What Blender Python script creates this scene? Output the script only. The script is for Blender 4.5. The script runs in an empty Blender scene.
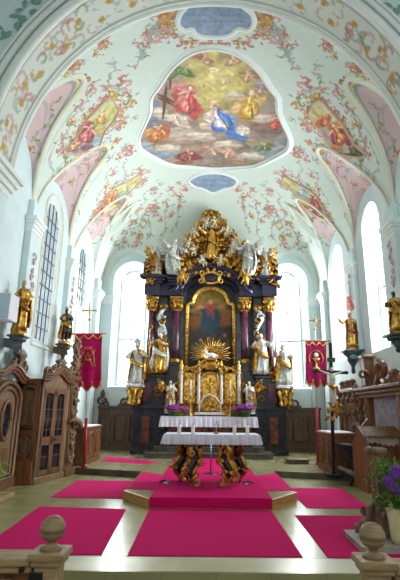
import bpy, math, random
import numpy as np
from mathutils import Vector, Matrix
random.seed(7)
rng = np.random.default_rng(5)
PI = math.pi
col = bpy.context.scene.collection

# ---------------------------------------------------------------- camera model
F, PX, HC, CX = 450.0, 207.6, 1.75, -0.13
TH = math.atan(121 / 450)
CT, ST = math.cos(TH), math.sin(TH)
ROLL = 0.0105
CR, SR = math.cos(ROLL), math.sin(ROLL)
def ray(px, py):
    dx, dy = px - 200, py - 290; px, py = 200 + dx * CR + dy * SR, 290 - dx * SR + dy * CR
    u = (px - PX) / F; v = (290 - py) / F
    return Vector((u, CT - v * ST, ST + v * CT))
def at(px, py, x=None, y=None, z=None):
    r = ray(px, py)
    t = (x - CX) / r.x if x is not None else (y / r.y if y is not None else (z - HC) / r.z)
    return Vector((CX + r.x * t, r.y * t, HC + r.z * t))

# ---------------------------------------------------------------- materials
def lin(c):
    c = c / 255.0
    return c / 12.92 if c <= 0.04045 else ((c + 0.055) / 1.055) ** 2.4
def rgb(r, g, b): return (lin(r), lin(g), lin(b), 1.0)
def mat(name, c1, c2=None, scale=6.0, rough=0.55, metal=0.0, bump=0.0, emit=None, stretch=None, detail=4.0, attr=None, spec=0.5, bscale=None):
    m = bpy.data.materials.new(name); m.use_nodes = True
    nt = m.node_tree; p = nt.nodes['Principled BSDF']
    p.inputs['Roughness'].default_value = rough; p.inputs['Metallic'].default_value = metal
    p.inputs['Specular IOR Level'].default_value = spec
    p.inputs['Base Color'].default_value = rgb(*c1) if c1 else (1, 1, 1, 1)
    tc = nt.nodes.new('ShaderNodeTexCoord'); mp = nt.nodes.new('ShaderNodeMapping')
    nt.links.new(tc.outputs['Object'], mp.inputs['Vector'])
    if stretch: mp.inputs['Scale'].default_value = stretch
    nz = nt.nodes.new('ShaderNodeTexNoise'); nz.inputs['Scale'].default_value = scale; nz.inputs['Detail'].default_value = detail
    nt.links.new(mp.outputs[0], nz.inputs['Vector'])
    if c2:
        cr = nt.nodes.new('ShaderNodeValToRGB')
        cr.color_ramp.elements[0].position = 0.36; cr.color_ramp.elements[1].position = 0.64
        cr.color_ramp.elements[0].color = rgb(*c1); cr.color_ramp.elements[1].color = rgb(*c2)
        nt.links.new(nz.outputs['Fac'], cr.inputs['Fac']); nt.links.new(cr.outputs['Color'], p.inputs['Base Color'])
    if attr:
        a = nt.nodes.new('ShaderNodeAttribute'); a.attribute_name = attr
        nt.links.new(a.outputs['Color'], p.inputs['Base Color'])
    if bump:
        b = nt.nodes.new('ShaderNodeBump'); b.inputs['Strength'].default_value = bump; b.inputs['Distance'].default_value = 0.02
        src = nz
        if bscale:
            src = nt.nodes.new('ShaderNodeTexNoise'); src.inputs['Scale'].default_value = bscale
            nt.links.new(mp.outputs[0], src.inputs['Vector'])
        nt.links.new(src.outputs['Fac'], b.inputs['Height']); nt.links.new(b.outputs['Normal'], p.inputs['Normal'])
    if emit:
        p.inputs['Emission Color'].default_value = rgb(*c1); p.inputs['Emission Strength'].default_value = emit
    return m
M = {}
M['wall'] = mat('wall_plaster', (206, 224, 226), (214, 230, 231), 2.0, 0.8, bump=0.02)
M['stucco'] = mat('white_stucco', (226, 234, 230), (233, 239, 235), 3.0, 0.7)
M['cream'] = mat('cream_stucco', (222, 216, 186), (230, 226, 204), 3.0, 0.7)
M['ceil'] = mat('painted_vault', None, rough=0.85, attr='Col')
M['fresco'] = mat('fresco_paint', None, rough=0.7, attr='Col')
M['oak'] = mat('oak_wood', (88, 58, 34), (124, 86, 52), 5.0, 0.5, stretch=(3, 3, 0.35), bump=0.1)
M['oak_light'] = mat('pale_carved_oak', (100, 76, 52), (136, 106, 76), 7.0, 0.55, stretch=(3, 3, 0.5), bump=0.15)
M['oak_dark'] = mat('dark_oak', (78, 58, 40), (104, 80, 58), 5.0, 0.45, stretch=(3, 3, 0.4), bump=0.1)
M['oak_red'] = mat('reddish_oak', (108, 64, 36), (140, 88, 52), 5.0, 0.45, stretch=(3, 3, 0.35), bump=0.1)
M['ashwood'] = mat('weathered_rail_wood', (150, 122, 88), (182, 154, 116), 9.0, 0.5, stretch=(0.5, 4, 4), bump=0.1)
M['woodring'] = mat('turned_wood', (116, 92, 68), (168, 142, 108), 5.0, 0.5, stretch=(0.6, 0.6, 9))
M['honey'] = mat('honey_wood', (176, 122, 62), (206, 158, 94), 6.0, 0.4, stretch=(0.6, 0.6, 6), bump=0.08)
M['gold'] = mat('gilding', (232, 182, 84), (120, 76, 24), 9.0, 0.3, 0.8, bump=0.3)
M['gold_dark'] = mat('old_gilding', (206, 146, 58), (64, 40, 16), 8.0, 0.4, 0.75, bump=0.3)
M['gold_pale'] = mat('bright_gilding', (246, 206, 104), (180, 122, 40), 9.0, 0.28, 0.75, bump=0.2)
M['silver'] = mat('silver_white', (208, 210, 202), (158, 162, 158), 12.0, 0.4, 0.15, bump=0.15)
M['ivory'] = mat('ivory_white', (222, 220, 208), (186, 184, 172), 9.0, 0.5)
M['skin'] = mat('painted_skin', (206, 160, 126), (190, 140, 108), 8.0, 0.5)
M['skin_dark'] = mat('dark_painted_skin', (74, 48, 34), (56, 36, 26), 8.0, 0.5)
M['marble_dark'] = mat('dark_marble', (18, 22, 32), (42, 44, 56), 4.0, 0.25)
M['marble_grey'] = mat('grey_green_marble', (92, 102, 108), (58, 66, 74), 3.0, 0.3)
M['marble_blue'] = mat('blue_black_marble', (18, 24, 42), (44, 38, 62), 5.0, 0.28)
M['marble_rose'] = mat('rose_marble', (104, 54, 74), (62, 30, 48), 2.6, 0.22)
M['marble_red'] = mat('red_marble', (128, 70, 46), (76, 44, 36), 5.0, 0.25)
M['stone'] = mat('grey_step_stone', (148, 146, 124), (122, 122, 104), 3.0, 0.4)
M['stone_dark'] = mat('dark_step_stone', (96, 92, 80), (70, 66, 58), 3.0, 0.4)
M['slab'] = mat('pale_slab', (168, 160, 148), (140, 132, 122), 5.0, 0.5)
M['carpet'] = mat('magenta_carpet', (188, 14, 90), (200, 22, 100), 30.0, 0.95, bump=0.1, spec=0.1, bscale=120)
M['carpet2'] = mat('magenta_carpet_light', (196, 22, 98), (206, 32, 108), 30.0, 0.95, bump=0.1, spec=0.1, bscale=120)
M['banner'] = mat('magenta_velvet', (176, 10, 86), (192, 20, 100), 12.0, 0.8, spec=0.2)
M['banner2'] = mat('wine_velvet', (128, 12, 64), (146, 18, 76), 12.0, 0.8, spec=0.2)
M['cloth'] = mat('white_lace', (226, 228, 238), (206, 208, 224), 40.0, 0.8, bump=0.3, bscale=60)
M['linen'] = mat('white_linen', (236, 238, 244), (226, 228, 236), 10.0, 0.8)
M['wax'] = mat('candle_wax', (238, 234, 218), (230, 226, 208), 5.0, 0.4)
M['black'] = mat('black_metal', (20, 20, 24), None, rough=0.35, metal=0.4)
M['iron'] = mat('dark_iron', (46, 48, 50), None, rough=0.4, metal=0.6)
M['chrome'] = mat('brushed_metal', (170, 170, 176), None, rough=0.25, metal=0.9)
M['lead'] = mat('lead_came', (92, 102, 110), None, rough=0.6)
M['red'] = mat('red_lacquer', (150, 14, 30), (160, 20, 36), 8.0, 0.4)
M['curtain'] = mat('grey_curtain', (176, 170, 178), (150, 144, 152), 6.0, 0.9)
M['greenish'] = mat('green_patina', (44, 66, 66), (62, 88, 86), 7.0, 0.5)
M['purple'] = mat('purple_petals', (116, 24, 128), (150, 50, 160), 30.0, 0.7)
M['violet'] = mat('violet_petals', (104, 40, 160), (160, 104, 204), 30.0, 0.7)
M['leaf'] = mat('green_leaves', (62, 110, 30), (98, 146, 46), 12.0, 0.6)
M['leaf_lime'] = mat('lime_leaves', (110, 160, 40), (140, 186, 60), 12.0, 0.6)
M['pot'] = mat('green_pot', (30, 96, 40), (40, 110, 50), 6.0, 0.4)
M['vase'] = mat('cream_vase', (206, 196, 150), (222, 212, 170), 6.0, 0.4)
M['white_paint'] = mat('white_paint', (230, 232, 236), None, rough=0.5)
M['greybox'] = mat('blue_grey_paint', (176, 192, 204), None, rough=0.5)
M['ochre'] = mat('ochre_rose_stucco', (206, 176, 140), (214, 178, 170), 5.0, 0.8)
M['flag'] = mat('rose_flag', (196, 96, 98), (222, 150, 146), 14.0, 0.7)
M['rib'] = mat('pale_rib_stucco', (218, 220, 198), (224, 226, 208), 4.0, 0.8)
M['pinkish'] = mat('rose_stucco', (206, 170, 172), (190, 150, 156), 20.0, 0.8)
M['robe_red'] = mat('red_robe', (150, 40, 40), (120, 28, 34), 9.0, 0.5)
M['robe_blue'] = mat('dark_painted_robe', (52, 44, 44), (78, 62, 46), 9.0, 0.5)
M['darkglass'] = mat('dark_glass', (14, 18, 26), (26, 32, 42), 10.0, 0.12)
M['cushion'] = mat('black_cushion', (18, 18, 20), (28, 28, 30), 10.0, 0.7)
M['greyfold'] = mat('grey_leather', (128, 136, 136), (108, 114, 116), 8.0, 0.5)

def glass_mat(name, tint, mix, tr=0.9):
    m = bpy.data.materials.new(name); m.use_nodes = True; nt = m.node_tree
    nt.nodes.remove(nt.nodes['Principled BSDF']); out = nt.nodes['Material Output']
    t = nt.nodes.new('ShaderNodeBsdfTransparent'); t.inputs[0].default_value = (tr, tr, tr, 1)
    d = nt.nodes.new('ShaderNodeBsdfPrincipled'); d.inputs['Base Color'].default_value = rgb(*tint); d.inputs['Roughness'].default_value = 0.15
    nz = nt.nodes.new('ShaderNodeTexNoise'); nz.inputs['Scale'].default_value = 3
    mx = nt.nodes.new('ShaderNodeMixShader'); mx.inputs[0].default_value = mix
    nt.links.new(t.outputs[0], mx.inputs[1]); nt.links.new(d.outputs[0], mx.inputs[2]); nt.links.new(mx.outputs[0], out.inputs[0])
    return m
M['glass'] = glass_mat('clear_window_glass', (230, 240, 245), 0.08)
M['glass_dim'] = glass_mat('leaded_glass_unlit', (158, 176, 186), 0.93, 0.8)  # grey tint stands in for the unlit outdoors behind the left windows

def floor_mat():
    m = bpy.data.materials.new('polished_stone_tiles'); m.use_nodes = True; nt = m.node_tree; p = nt.nodes['Principled BSDF']
    tc = nt.nodes.new('ShaderNodeTexCoord'); br = nt.nodes.new('ShaderNodeTexBrick')
    br.offset = 0.0; br.inputs['Scale'].default_value = 1.0
    br.inputs['Brick Width'].default_value = 0.62; br.inputs['Row Height'].default_value = 0.62; br.inputs['Mortar Size'].default_value = 0.006
    br.inputs['Color1'].default_value = rgb(166, 162, 122); br.inputs['Color2'].default_value = rgb(154, 152, 116); br.inputs['Mortar'].default_value = rgb(138, 134, 102)
    nt.links.new(tc.outputs['Object'], br.inputs['Vector'])
    nz = nt.nodes.new('ShaderNodeTexNoise'); nz.inputs['Scale'].default_value = 2.5; nz.inputs['Detail'].default_value = 6
    nt.links.new(tc.outputs['Object'], nz.inputs['Vector'])
    cr = nt.nodes.new('ShaderNodeValToRGB'); cr.color_ramp.elements[0].color = (0.72, 0.74, 0.66, 1); cr.color_ramp.elements[1].color = (1.15, 1.12, 1.0, 1)
    nt.links.new(nz.outputs['Fac'], cr.inputs['Fac'])
    mx = nt.nodes.new('ShaderNodeMix'); mx.data_type = 'RGBA'; mx.blend_type = 'MULTIPLY'; mx.inputs[0].default_value = 1
    nt.links.new(br.outputs['Color'], mx.inputs[6]); nt.links.new(cr.outputs['Color'], mx.inputs[7]); nt.links.new(mx.outputs[2], p.inputs['Base Color'])
    p.inputs['Roughness'].default_value = 0.22
    return m
M['floor'] = floor_mat()
M['edge'] = mat('pale_edge_stone', (190, 186, 150), (206, 202, 168), 2.5, 0.3)

# ---------------------------------------------------------------- mesh builder
class MB:
    def __init__(s, mtx=None):
        s.v = []; s.f = []; s.sm = []; s.m = mtx or Matrix.Identity(4)
    def add(s, vs, fs, smooth):
        o = len(s.v); m = s.m
        s.v += [tuple(m @ Vector(v)) for v in vs]
        s.f += [tuple(i + o for i in f) for f in fs]; s.sm += [smooth] * len(fs)
        return s
    def box(s, cx, cy, cz, sx, sy, sz, bev=0.0):
        x, y, z = sx / 2, sy / 2, sz / 2
        if bev <= 0 or bev * 2.1 > min(sx, sy, sz):
            vs = [(cx + a * x, cy + b * y, cz + c * z) for a in (-1, 1) for b in (-1, 1) for c in (-1, 1)]
            return s.add(vs, [(0, 1, 3, 2), (4, 6, 7, 5), (0, 4, 5, 1), (2, 3, 7, 6), (0, 2, 6, 4), (1, 5, 7, 3)], False)
        b = bev; pl = [(x - b, y), (x, y - b), (x, -y + b), (x - b, -y), (-x + b, -y), (-x, -y + b), (-x, y - b), (-x + b, y)]
        vs = []; lev = [(-z, 0.6), (-z + b, 1), (z - b, 1), (z, 0.6)]
        for lz, k in lev:
            for px_, py_ in pl:
                kx = (abs(px_) - b * (1 - k)) / abs(px_) if px_ else 1; ky = (abs(py_) - b * (1 - k)) / abs(py_) if py_ else 1
                vs.append((cx + px_ * kx, cy + py_ * ky, cz + lz))
        fs = [tuple(range(7, -1, -1)), tuple(24 + i for i in range(8))]
        for l in range(3):
            for i in range(8):
                j = (i + 1) % 8; fs.append((l * 8 + i, l * 8 + j, l * 8 + 8 + j, l * 8 + 8 + i))
        return s.add(vs, fs, False)
    def prism(s, poly, d0, d1, axis='y'):
        n = len(poly); vs = []
        for d in (d0, d1):
            for a, b in poly:
                vs.append({'y': (a, d, b), 'x': (d, a, b), 'z': (a, b, d)}[axis])
        fs = [tuple(range(n)), tuple(range(2 * n - 1, n - 1, -1))]
        for i in range(n):
            j = (i + 1) % n; fs.append((i, j, n + j, n + i))
        return s.add(vs, fs, False)
    def lathe(s, prof, c=(0, 0, 0), seg=16, ey=1.0, fn=None, smooth=True, arc=None):
        vs = []; fs = []; n = len(prof)
        a0, a1 = arc or (0, 2 * PI); k = seg if arc is None else seg + 1
        for r, z in prof:
            for i in range(k):
                a = a0 + (a1 - a0) * i / seg
                rr, dx, dy = r, 0, 0
                if fn: rr, dx, dy = fn(r, z, a)
                vs.append((c[0] + rr * math.cos(a) + dx, c[1] + rr * math.sin(a) * ey + dy, c[2] + z))
        for l in range(n - 1):
            for i in range(seg):
                j = (i + 1) % k if arc is None else i + 1
                fs.append((l * k + i, l * k + j, (l + 1) * k + j, (l + 1) * k + i))
        if arc is None:
            if prof[0][0] > 1e-4: fs.append(tuple(range(k - 1, -1, -1)))
            if prof[-1][0] > 1e-4: fs.append(tuple((n - 1) * k + i for i in range(k)))
        return s.add(vs, fs, smooth)
    def ell(s, c, r, seg=12, rings=8):
        if not hasattr(r, '__len__'): r = (r, r, r)
        vs = [(c[0], c[1], c[2] - r[2])]; fs = []
        for l in range(1, rings):
            t = -PI / 2 + PI * l / rings
            for i in range(seg):
                a = 2 * PI * i / seg
                vs.append((c[0] + r[0] * math.cos(t) * math.cos(a), c[1] + r[1] * math.cos(t) * math.sin(a), c[2] + r[2] * math.sin(t)))
        vs.append((c[0], c[1], c[2] + r[2])); e = len(vs) - 1
        for i in range(seg):
            j = (i + 1) % seg; fs.append((0, 1 + j, 1 + i)); fs.append((e, e - seg + i, e - seg + j))
            for l in range(rings - 2):
                b = 1 + l * seg; fs.append((b + i, b + j, b + seg + j, b + seg + i))
        return s.add(vs, fs, True)
    def tube(s, pts, rad, seg=6, flat=1.0, up=(0, 0, 1), cap=True):
        pts = [Vector(p) for p in pts]; n = len(pts)
        if not hasattr(rad, '__len__'): rad = [rad] * n
        vs = []; fs = []; prev = Vector(up)
        for i, p in enumerate(pts):
            t = (pts[min(i + 1, n - 1)] - pts[max(i - 1, 0)])
            if t.length < 1e-9: t = Vector((0, 0, 1))
            t.normalize(); a = prev - t * prev.dot(t)
            if a.length < 1e-4: a = Vector((1, 0, 0)) - t * t.x
            if a.length < 1e-4: a = Vector((0, 1, 0))
            a.normalize(); b = t.cross(a); prev = a if seg != 4 or True else prev
            for k in range(seg):
                g = 2 * PI * k / seg
                vs.append(tuple(p + a * math.cos(g) * rad[i] * flat + b * math.sin(g) * rad[i]))
        for i in range(n - 1):
            for k in range(seg):
                l = (k + 1) % seg; fs.append((i * seg + k, i * seg + l, (i + 1) * seg + l, (i + 1) * seg + k))
        if cap:
            fs.append(tuple(range(seg - 1, -1, -1))); fs.append(tuple((n - 1) * seg + k for k in range(seg)))
        return s.add(vs, fs, seg > 4)
    def ribbon(s, pts, w, nrm, thick):
        """flat moulding: width w (list or number) in the surface, nrm = outward directions"""
        n = len(pts); vs = []; fs = []
        for i in range(n):
            p = Vector(pts[i]); t = (Vector(pts[min(i + 1, n - 1)]) - Vector(pts[max(i - 1, 0)])).normalized()
            nn = Vector(nrm[i] if hasattr(nrm[0], '__len__') else nrm); b = t.cross(nn).normalized(); nn = b.cross(t).normalized()
            ww = w[i] if hasattr(w, '__len__') else w
            vs += [tuple(p - b * ww / 2), tuple(p - b * ww / 4 + nn * thick), tuple(p + b * ww / 4 + nn * thick), tuple(p + b * ww / 2)]
        for i in range(n - 1):
            for k in range(3): fs.append((i * 4 + k, i * 4 + k + 1, i * 4 + 5 + k, i * 4 + 4 + k))
        return s.add(vs, fs, True)
    # carved scrolls, drawn in the local XZ plane at depth y
    def scroll(s, x, y, z, r, a0, turns, sgn, th, flat=1.6, n=26):
        pts = []; rad = []
        for i in range(n):
            q = i / (n - 1); rr = r * (1 - 0.8 * q); a = a0 + sgn * turns * 2 * PI * q
            pts.append((x + rr * math.cos(a), y, z + rr * math.sin(a))); rad.append(th * (1 - 0.55 * q))
        return s.tube(pts, rad, 6, flat, (0, 1, 0))
    def leaf(s, x, y, z, l, w, ang, d=0.03):
        c, sn = math.cos(ang), math.sin(ang); out = []
        for (a, b, k) in [(0, 0, 0), (.3, .9, .5), (.6, 1, 1), (.85, .5, .7), (1, 0, .2), (.85, -.5, .7), (.6, -1, 1), (.3, -.9, .5)]:
            px_, pz = a * l, b * w / 2; out.append((x + px_ * c - pz * sn, y - d * k, z + px_ * sn + pz * c))
        mid = (x + .55 * l * c, y - d * 1.8, z + .55 * l * sn); out.append(mid)
        return s.add(out, [(i, (i + 1) % 8, 8) for i in range(8)], True)
    def build(s, name, m, parent=None, voxel=None):
        me = bpy.data.meshes.new(name); vs = s.v
        if parent is not None:
            inv = ROOTM[parent.name].inverted(); vs = [tuple(inv @ Vector(v)) for v in vs]
        me.from_pydata(vs, [], s.f); me.polygons.foreach_set('use_smooth', s.sm); me.update()
        o = bpy.data.objects.new(name, me); col.objects.link(o); me.materials.append(m)
        if parent is not None:
            o.parent = parent; ROOTM[o.name] = ROOTM[parent.name]
        else: ROOTM[o.name] = Matrix.Identity(4)
        if voxel:
            md = o.modifiers.new('remesh', 'REMESH'); md.mode = 'VOXEL'; md.voxel_size = voxel; md.use_smooth_shade = True
        return o
ROOTM = {}
def tag(o, label, cat, group=None):
    o['label'] = label; o['category'] = cat
    if group: o['group'] = group
    return o
def thing(name, label, cat, loc=(0, 0, 0), rz=0.0, group=None):
    o = bpy.data.objects.new(name, None); col.objects.link(o); o.empty_display_size = 0.1
    o.location = loc; o.rotation_euler = (0, 0, rz)
    ROOTM[o.name] = Matrix.Translation(Vector(loc)) @ Matrix.Rotation(rz, 4, 'Z')
    return tag(o, label, cat, group)
def struct(o):
    o['kind'] = 'structure'; return o
def copy_tree(o, loc, rz=None, label=None, parent=None):
    c = o.copy(); col.objects.link(c)
    if parent is not None: c.parent = parent
    else:
        c.location = loc
        if rz is not None: c.rotation_euler = (0, 0, rz)
        if label: c['label'] = label
    for ch in list(o.children): copy_tree(ch, None, parent=c)
    return c
def frame(o, ux, z=(0, 0, 1)):
    """matrix with origin o, local x along ux (horizontal), z up, local -y outward to the right-hand front"""
    u = Vector(ux).normalized(); zz = Vector(z); y = zz.cross(u)
    m = Matrix.Identity(4)
    for i in range(3): m[i][0] = u[i]; m[i][1] = y[i]; m[i][2] = zz[i]; m[i][3] = o[i]
    return m

# ================================================================= SETTING
W, YE, Z0, VB = 4.9, 19.5, 6.9, 4.4
BAYS = [(9.9, 1.28), (13.0, 1.55), (16.6, 1.5)]
EX, ER = 3.5, 1.08
def vault(x, y):
    """height of the vault over plan position; returns height, bay depth (>0 inside a window bay)"""
    x = np.asarray(x, float); y = np.asarray(y, float); ax = np.abs(x)
    bx = np.sqrt(np.clip(1 - (ax / W) ** 2, 1e-9, 1)); t = np.clip((y - 15.4) / (YE - 15.4), 0, 1)
    by = np.clip(1 - t ** 3, 1e-9, 1) ** (1 / 2.4)
    q = np.where(t > 0, (bx ** -6.0 + by ** -6.0 - 1) ** (-1 / 6.0), bx)
    zb = Z0 + VB * q; zl = np.full_like(zb, -9.0)
    for yc, r in BAYS:
        d = np.sqrt(np.clip(1 - ((y - yc) / r) ** 2, 0, 1)); zz = Z0 + 1.72 * d + 1.44 * (1 - (1 - np.clip((W - ax) / 1.5, 0, 1)) ** 1.3) * d ** 0.9
        zl = np.where(d > 0, np.maximum(zl, zz), zl)
    d = np.sqrt(np.clip(1 - ((ax - EX) / ER) ** 2, 0, 1)); zz = Z0 + 0.45 + 1.3 * d + 0.75 * (YE - y) * d ** 0.8
    zl = np.where((d > 0) & (y > YE - 2.2), np.maximum(zl, zz), zl)
    return np.maximum(zb, zl), zl - zb
def hit(px, py):
    r = ray(px, py); t = np.linspace(4, 26, 4400)
    x = CX + r.x * t; y = r.y * t; z = HC + r.z * t
    h, _ = vault(np.clip(x, -W, W), np.clip(y, 7, YE)); k = np.argmax((z > h) | (np.abs(x) > W) | (y > YE))
    return Vector((float(np.clip(x[k], -W, W)), float(min(y[k], YE)), float(z[k])))

# ---- ceiling mesh with painted ornament
NI, NJ = 470, 500
phi = np.linspace(0, PI, NI); xs = -W * np.cos(phi); ys = np.linspace(8.6, YE, NJ)
XX, YY = np.meshgrid(xs, ys, indexing='ij'); ZZ, DD = vault(XX, YY)
PT = np.stack([XX, YY, ZZ], -1).reshape(-1, 3); DF = DD.reshape(-1)
def L3(r, g, b): return np.array([lin(r), lin(g), lin(b)])
WHT = L3(210, 222, 212)
COL = np.tile(WHT, (len(PT), 1))
def mix(mask, c, a=1.0):
    COL[mask] = COL[mask] * (1 - a) + c * a
PINKF = L3(214, 190, 190); GREYL = L3(160, 168, 172); CREAM = L3(226, 218, 178)
PK, PK2, OC, OR, GR, TL = L3(190, 122, 124), L3(206, 160, 158), L3(198, 160, 78), L3(176, 116, 60), L3(138, 146, 100), L3(160, 176, 170)
side = (PT[:, 1] < YE - 2.2)
mix((DF > 0.0) & side, L3(220, 222, 210)); mix((DF > 0.03) & side, CREAM); mix((DF > 0.07) & side, GREYL); mix((DF > 0.10) & side, PINKF)
mix((DF > 0.30) & (DF < 0.35) & side, GREYL, .5)
mix((DF < -0.06) & (DF > -0.12) & side & (PT[:, 2] < 9.9), CREAM); mix((DF < -0.30) & (DF > -0.36) & side & (PT[:, 2] < 9.7), TL, .7)
class Stamp:
    def __init__(s, p, R, arr=None, colr=None, yaw=0.0, flip=1):
        s.P = PT if arr is None else arr; s.C = COL if colr is None else colr
        p = np.array(p); e = 0.01
        def zz(x, y): return float(vault(np.clip(x, -W, W), np.clip(y, 8.6, YE))[0])
        gx = (zz(p[0] + e, p[1]) - zz(p[0] - e, p[1])) / (2 * e); gy = (zz(p[0], p[1] + e) - zz(p[0], p[1] - e)) / (2 * e)
        gx = max(-3, min(3, gx)); gy = max(-3, min(3, gy))
        n = np.array([gx, gy, -1.0]); n /= np.linalg.norm(n)
        a = np.array([1.0, 0, gx]); a /= np.linalg.norm(a); b = np.cross(n, a) * -1
        if b[1] < 0: b = -b
        c, sn = math.cos(yaw), math.sin(yaw); a, b = a * c + b * sn, b * c - a * sn
        d = s.P - p; idx = np.where((np.abs(d) < R).all(1))[0]; d = d[idx]
        s.idx = idx; s.u = d @ a * flip; s.v = d @ b
    def put(s, m, c, a=1.0):
        k = s.idx[m]; s.C[k] = s.C[k] * (1 - a) + c * a
    def ell(s, x, y, rx, ry, ang, c, a=1.0):
        ca, sa = math.cos(ang), math.sin(ang); du, dv = s.u - x, s.v - y
        s.put(((du * ca + dv * sa) / rx) ** 2 + ((dv * ca - du * sa) / ry) ** 2 < 1, c, a)
    def line(s, pts, ws, c, a=1.0):
        m = np.zeros(len(s.u), bool)
        for i in range(len(pts) - 1):
            (x0, y0), (x1, y1) = pts[i], pts[i + 1]; dx, dy = x1 - x0, y1 - y0; l2 = dx * dx + dy * dy + 1e-12
            t = np.clip(((s.u - x0) * dx + (s.v - y0) * dy) / l2, 0, 1)
            w = ws[i] + (ws[i + 1] - ws[i]) * t if hasattr(ws, '__len__') else ws
            m |= (s.u - x0 - t * dx) ** 2 + (s.v - y0 - t * dy) ** 2 < (w / 2) ** 2
        s.put(m, c, a)
    def spiral(s, x, y, r, a0, turns, sg, w, c):
        pts = []; ws = []
        for i in range(14):
            q = i / 13; rr = r * (1 - .75 * q); a = a0 + sg * turns * 2 * PI * q
            pts.append((x + rr * math.cos(a), y + rr * math.sin(a))); ws.append(w * (1.1 - .7 * q))
        s.line(pts, ws, c)
def rocaille(px, py, size, seed, kind='pink', both=True):
    p0 = hit(px, py)
    for sg in ((1, -1) if both else (1,)):
        rd = random.Random(seed); p = (p0.x * sg, p0.y, p0.z); st = Stamp(p, size * 1.5, yaw=0, flip=sg); 
        base = rd.uniform(0, 6.28); c1, c2, c3 = {'pink': (PK, PK2, OC), 'ochre': (OC, OR, PK), 'green': (GR, OC, PK2), 'grey': (TL, GREYL, TL)}[kind]
        for k in range(3):
            a = base + k * 2.1 + rd.uniform(-.4, .4); r = size * rd.uniform(.25, .4)
            cx, cy = size * .45 * math.cos(a), size * .45 * math.sin(a)
            st.spiral(cx, cy, r, a + PI, rd.uniform(.6, .95), rd.choice((-1, 1)), size * .27, c1 if k != 1 else c2)
        for k in range(5):
            a = base + k * 1.26 + rd.uniform(-.3, .3); d = size * rd.uniform(.5, .95)
            st.ell(d * math.cos(a), d * math.sin(a), size * .2, size * .085, a + rd.uniform(-.6, .6), rd.choice((c1, c2, c3, GR)))
        st.ell(0, 0, size * .17, size * .13, base, c3); st.ell(0, 0, size * .08, size * .06, base, c2)
def tendril(px0, py0, px1, py1, seed, c=None, w=0.035, amp=.12, flowers=True):
    a, b = hit(px0, py0), hit(px1, py1)
    for sg in (1, -1):
        rd = random.Random(seed); ax, bx = a.x * sg, b.x * sg; n = 18; pts = []
        for i in range(n + 1):
            q = i / n; x = ax + (bx - ax) * q; y = a.y + (b.y - a.y) * q; dx, dy = bx - ax, b.y - a.y; l = math.hypot(dx, dy) + 1e-6
            o = amp * math.sin(q * PI * 2 * max(1, round(l / .9))); x += -dy / l * o * sg; y += dx / l * o * sg
            x = max(-W, min(W, x)); y = min(y, YE); pts.append(np.array([x, y, float(vault(x, y)[0])]))
        for i in range(n):
            m = (pts[i] + pts[i + 1]) / 2; st = Stamp(m, .3, flip=1)
            st_u = lambda p: None
            d = PT[st.idx]; p0, dv = pts[i], pts[i + 1] - pts[i]; t = np.clip((d - p0) @ dv / (dv @ dv + 1e-9), 0, 1)
            near = np.linalg.norm(d - p0 - t[:, None] * dv, axis=1) < w / 2; st.put(near, TL if c is None else c)
            if i % 2 == 0:
                g = rd.uniform(0, 6.28); st.ell(.07 * math.cos(g), .07 * math.sin(g), .07, .03, g, rd.choice((TL, GR, TL, PK2)))
            if flowers and i % 9 == 4: st.ell(0, 0, .07, .06, rd.uniform(0, 3), rd.choice((OC, PK2, OC)), .8)
# scattered rocaille work of the vault (both halves mirror each other)
for i, (px, py, s, k) in enumerate([
    (98, 34, .30, 'ochre'), (104, 40, .2, 'pink'), (70, 62, .26, 'pink'), (57, 65, .26, 'ochre'), (50, 73, .22, 'pink'), (66, 78, .16, 'ochre'),
    (150, 40, .30, 'pink'), (160, 22, .28, 'pink'), (168, 14, .22, 'ochre'), (140, 50, .14, 'grey'), (172, 28, .2, 'green'),
    (124, 82, .26, 'pink'), (114, 96, .2, 'green'), (122, 110, .2, 'green'), (131, 104, .18, 'pink'), (92, 88, .24, 'pink'), (80, 106, .22, 'pink'), (72, 122, .2, 'ochre'), (64, 138, .2, 'pink'),
    (127, 151, .30, 'pink'), (120, 156, .2, 'pink'), (108, 148, .24, 'ochre'), (100, 158, .2, 'pink'), (86, 160, .2, 'pink'), (60, 176, .30, 'pink'), (54, 186, .22, 'pink'), (47, 198, .14, 'ochre'),
    (140, 170, .22, 'pink'), (134, 184, .18, 'green'), (128, 196, .18, 'pink'), (114, 172, .2, 'pink'), (106, 188, .2, 'ochre'), (100, 204, .2, 'pink'), (92, 216, .22, 'pink'), (86, 232, .16, 'pink'),
    (153, 208, .26, 'pink'), (122, 212, .2, 'pink'), (112, 222, .18, 'green'), (104, 234, .16, 'pink'), (132, 222, .2, 'ochre'), (124, 232, .18, 'pink'), (140, 234, .16, 'pink'), (116, 244, .16, 'green'), (146, 222, .16, 'green'),
    (186, 188, .22, 'pink'), (178, 196, .24, 'ochre'), (170, 190, .2, 'pink'), (166, 202, .18, 'pink'), (160, 184, .14, 'grey'), (180, 206, .12, 'ochre'), (160, 220, .14, 'ochre'), (170, 216, .12, 'ochre'), (134, 246, .16, 'pink'), (150, 236, .14, 'green'),
    (196, 176, .13, 'pink'), (120, 126, .2, 'pink'), (135, 118, .12, 'green'), (112, 64, .14, 'grey'), (84, 82, .2, 'ochre'), (30, 150, .16, 'ochre')]):
    rocaille(px, py, s * 1.35, 100 + i, k)
for a, b, s_, k in ((172, 18, .42, 'ochre'), (170, 34, .3, 'pink'), (182, 41, .3, 'pink'), (192, 44, .22, 'ochre'), (206, 44, .28, 'pink'), (160, 30, .3, 'pink'), (57, 66, .36, 'ochre'), (100, 33, .36, 'ochre'), (128, 152, .38, 'pink'), (152, 209, .34, 'pink'), (56, 180, .4, 'pink')): rocaille(a, b, s_, int(a * 7 + b), k)
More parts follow.
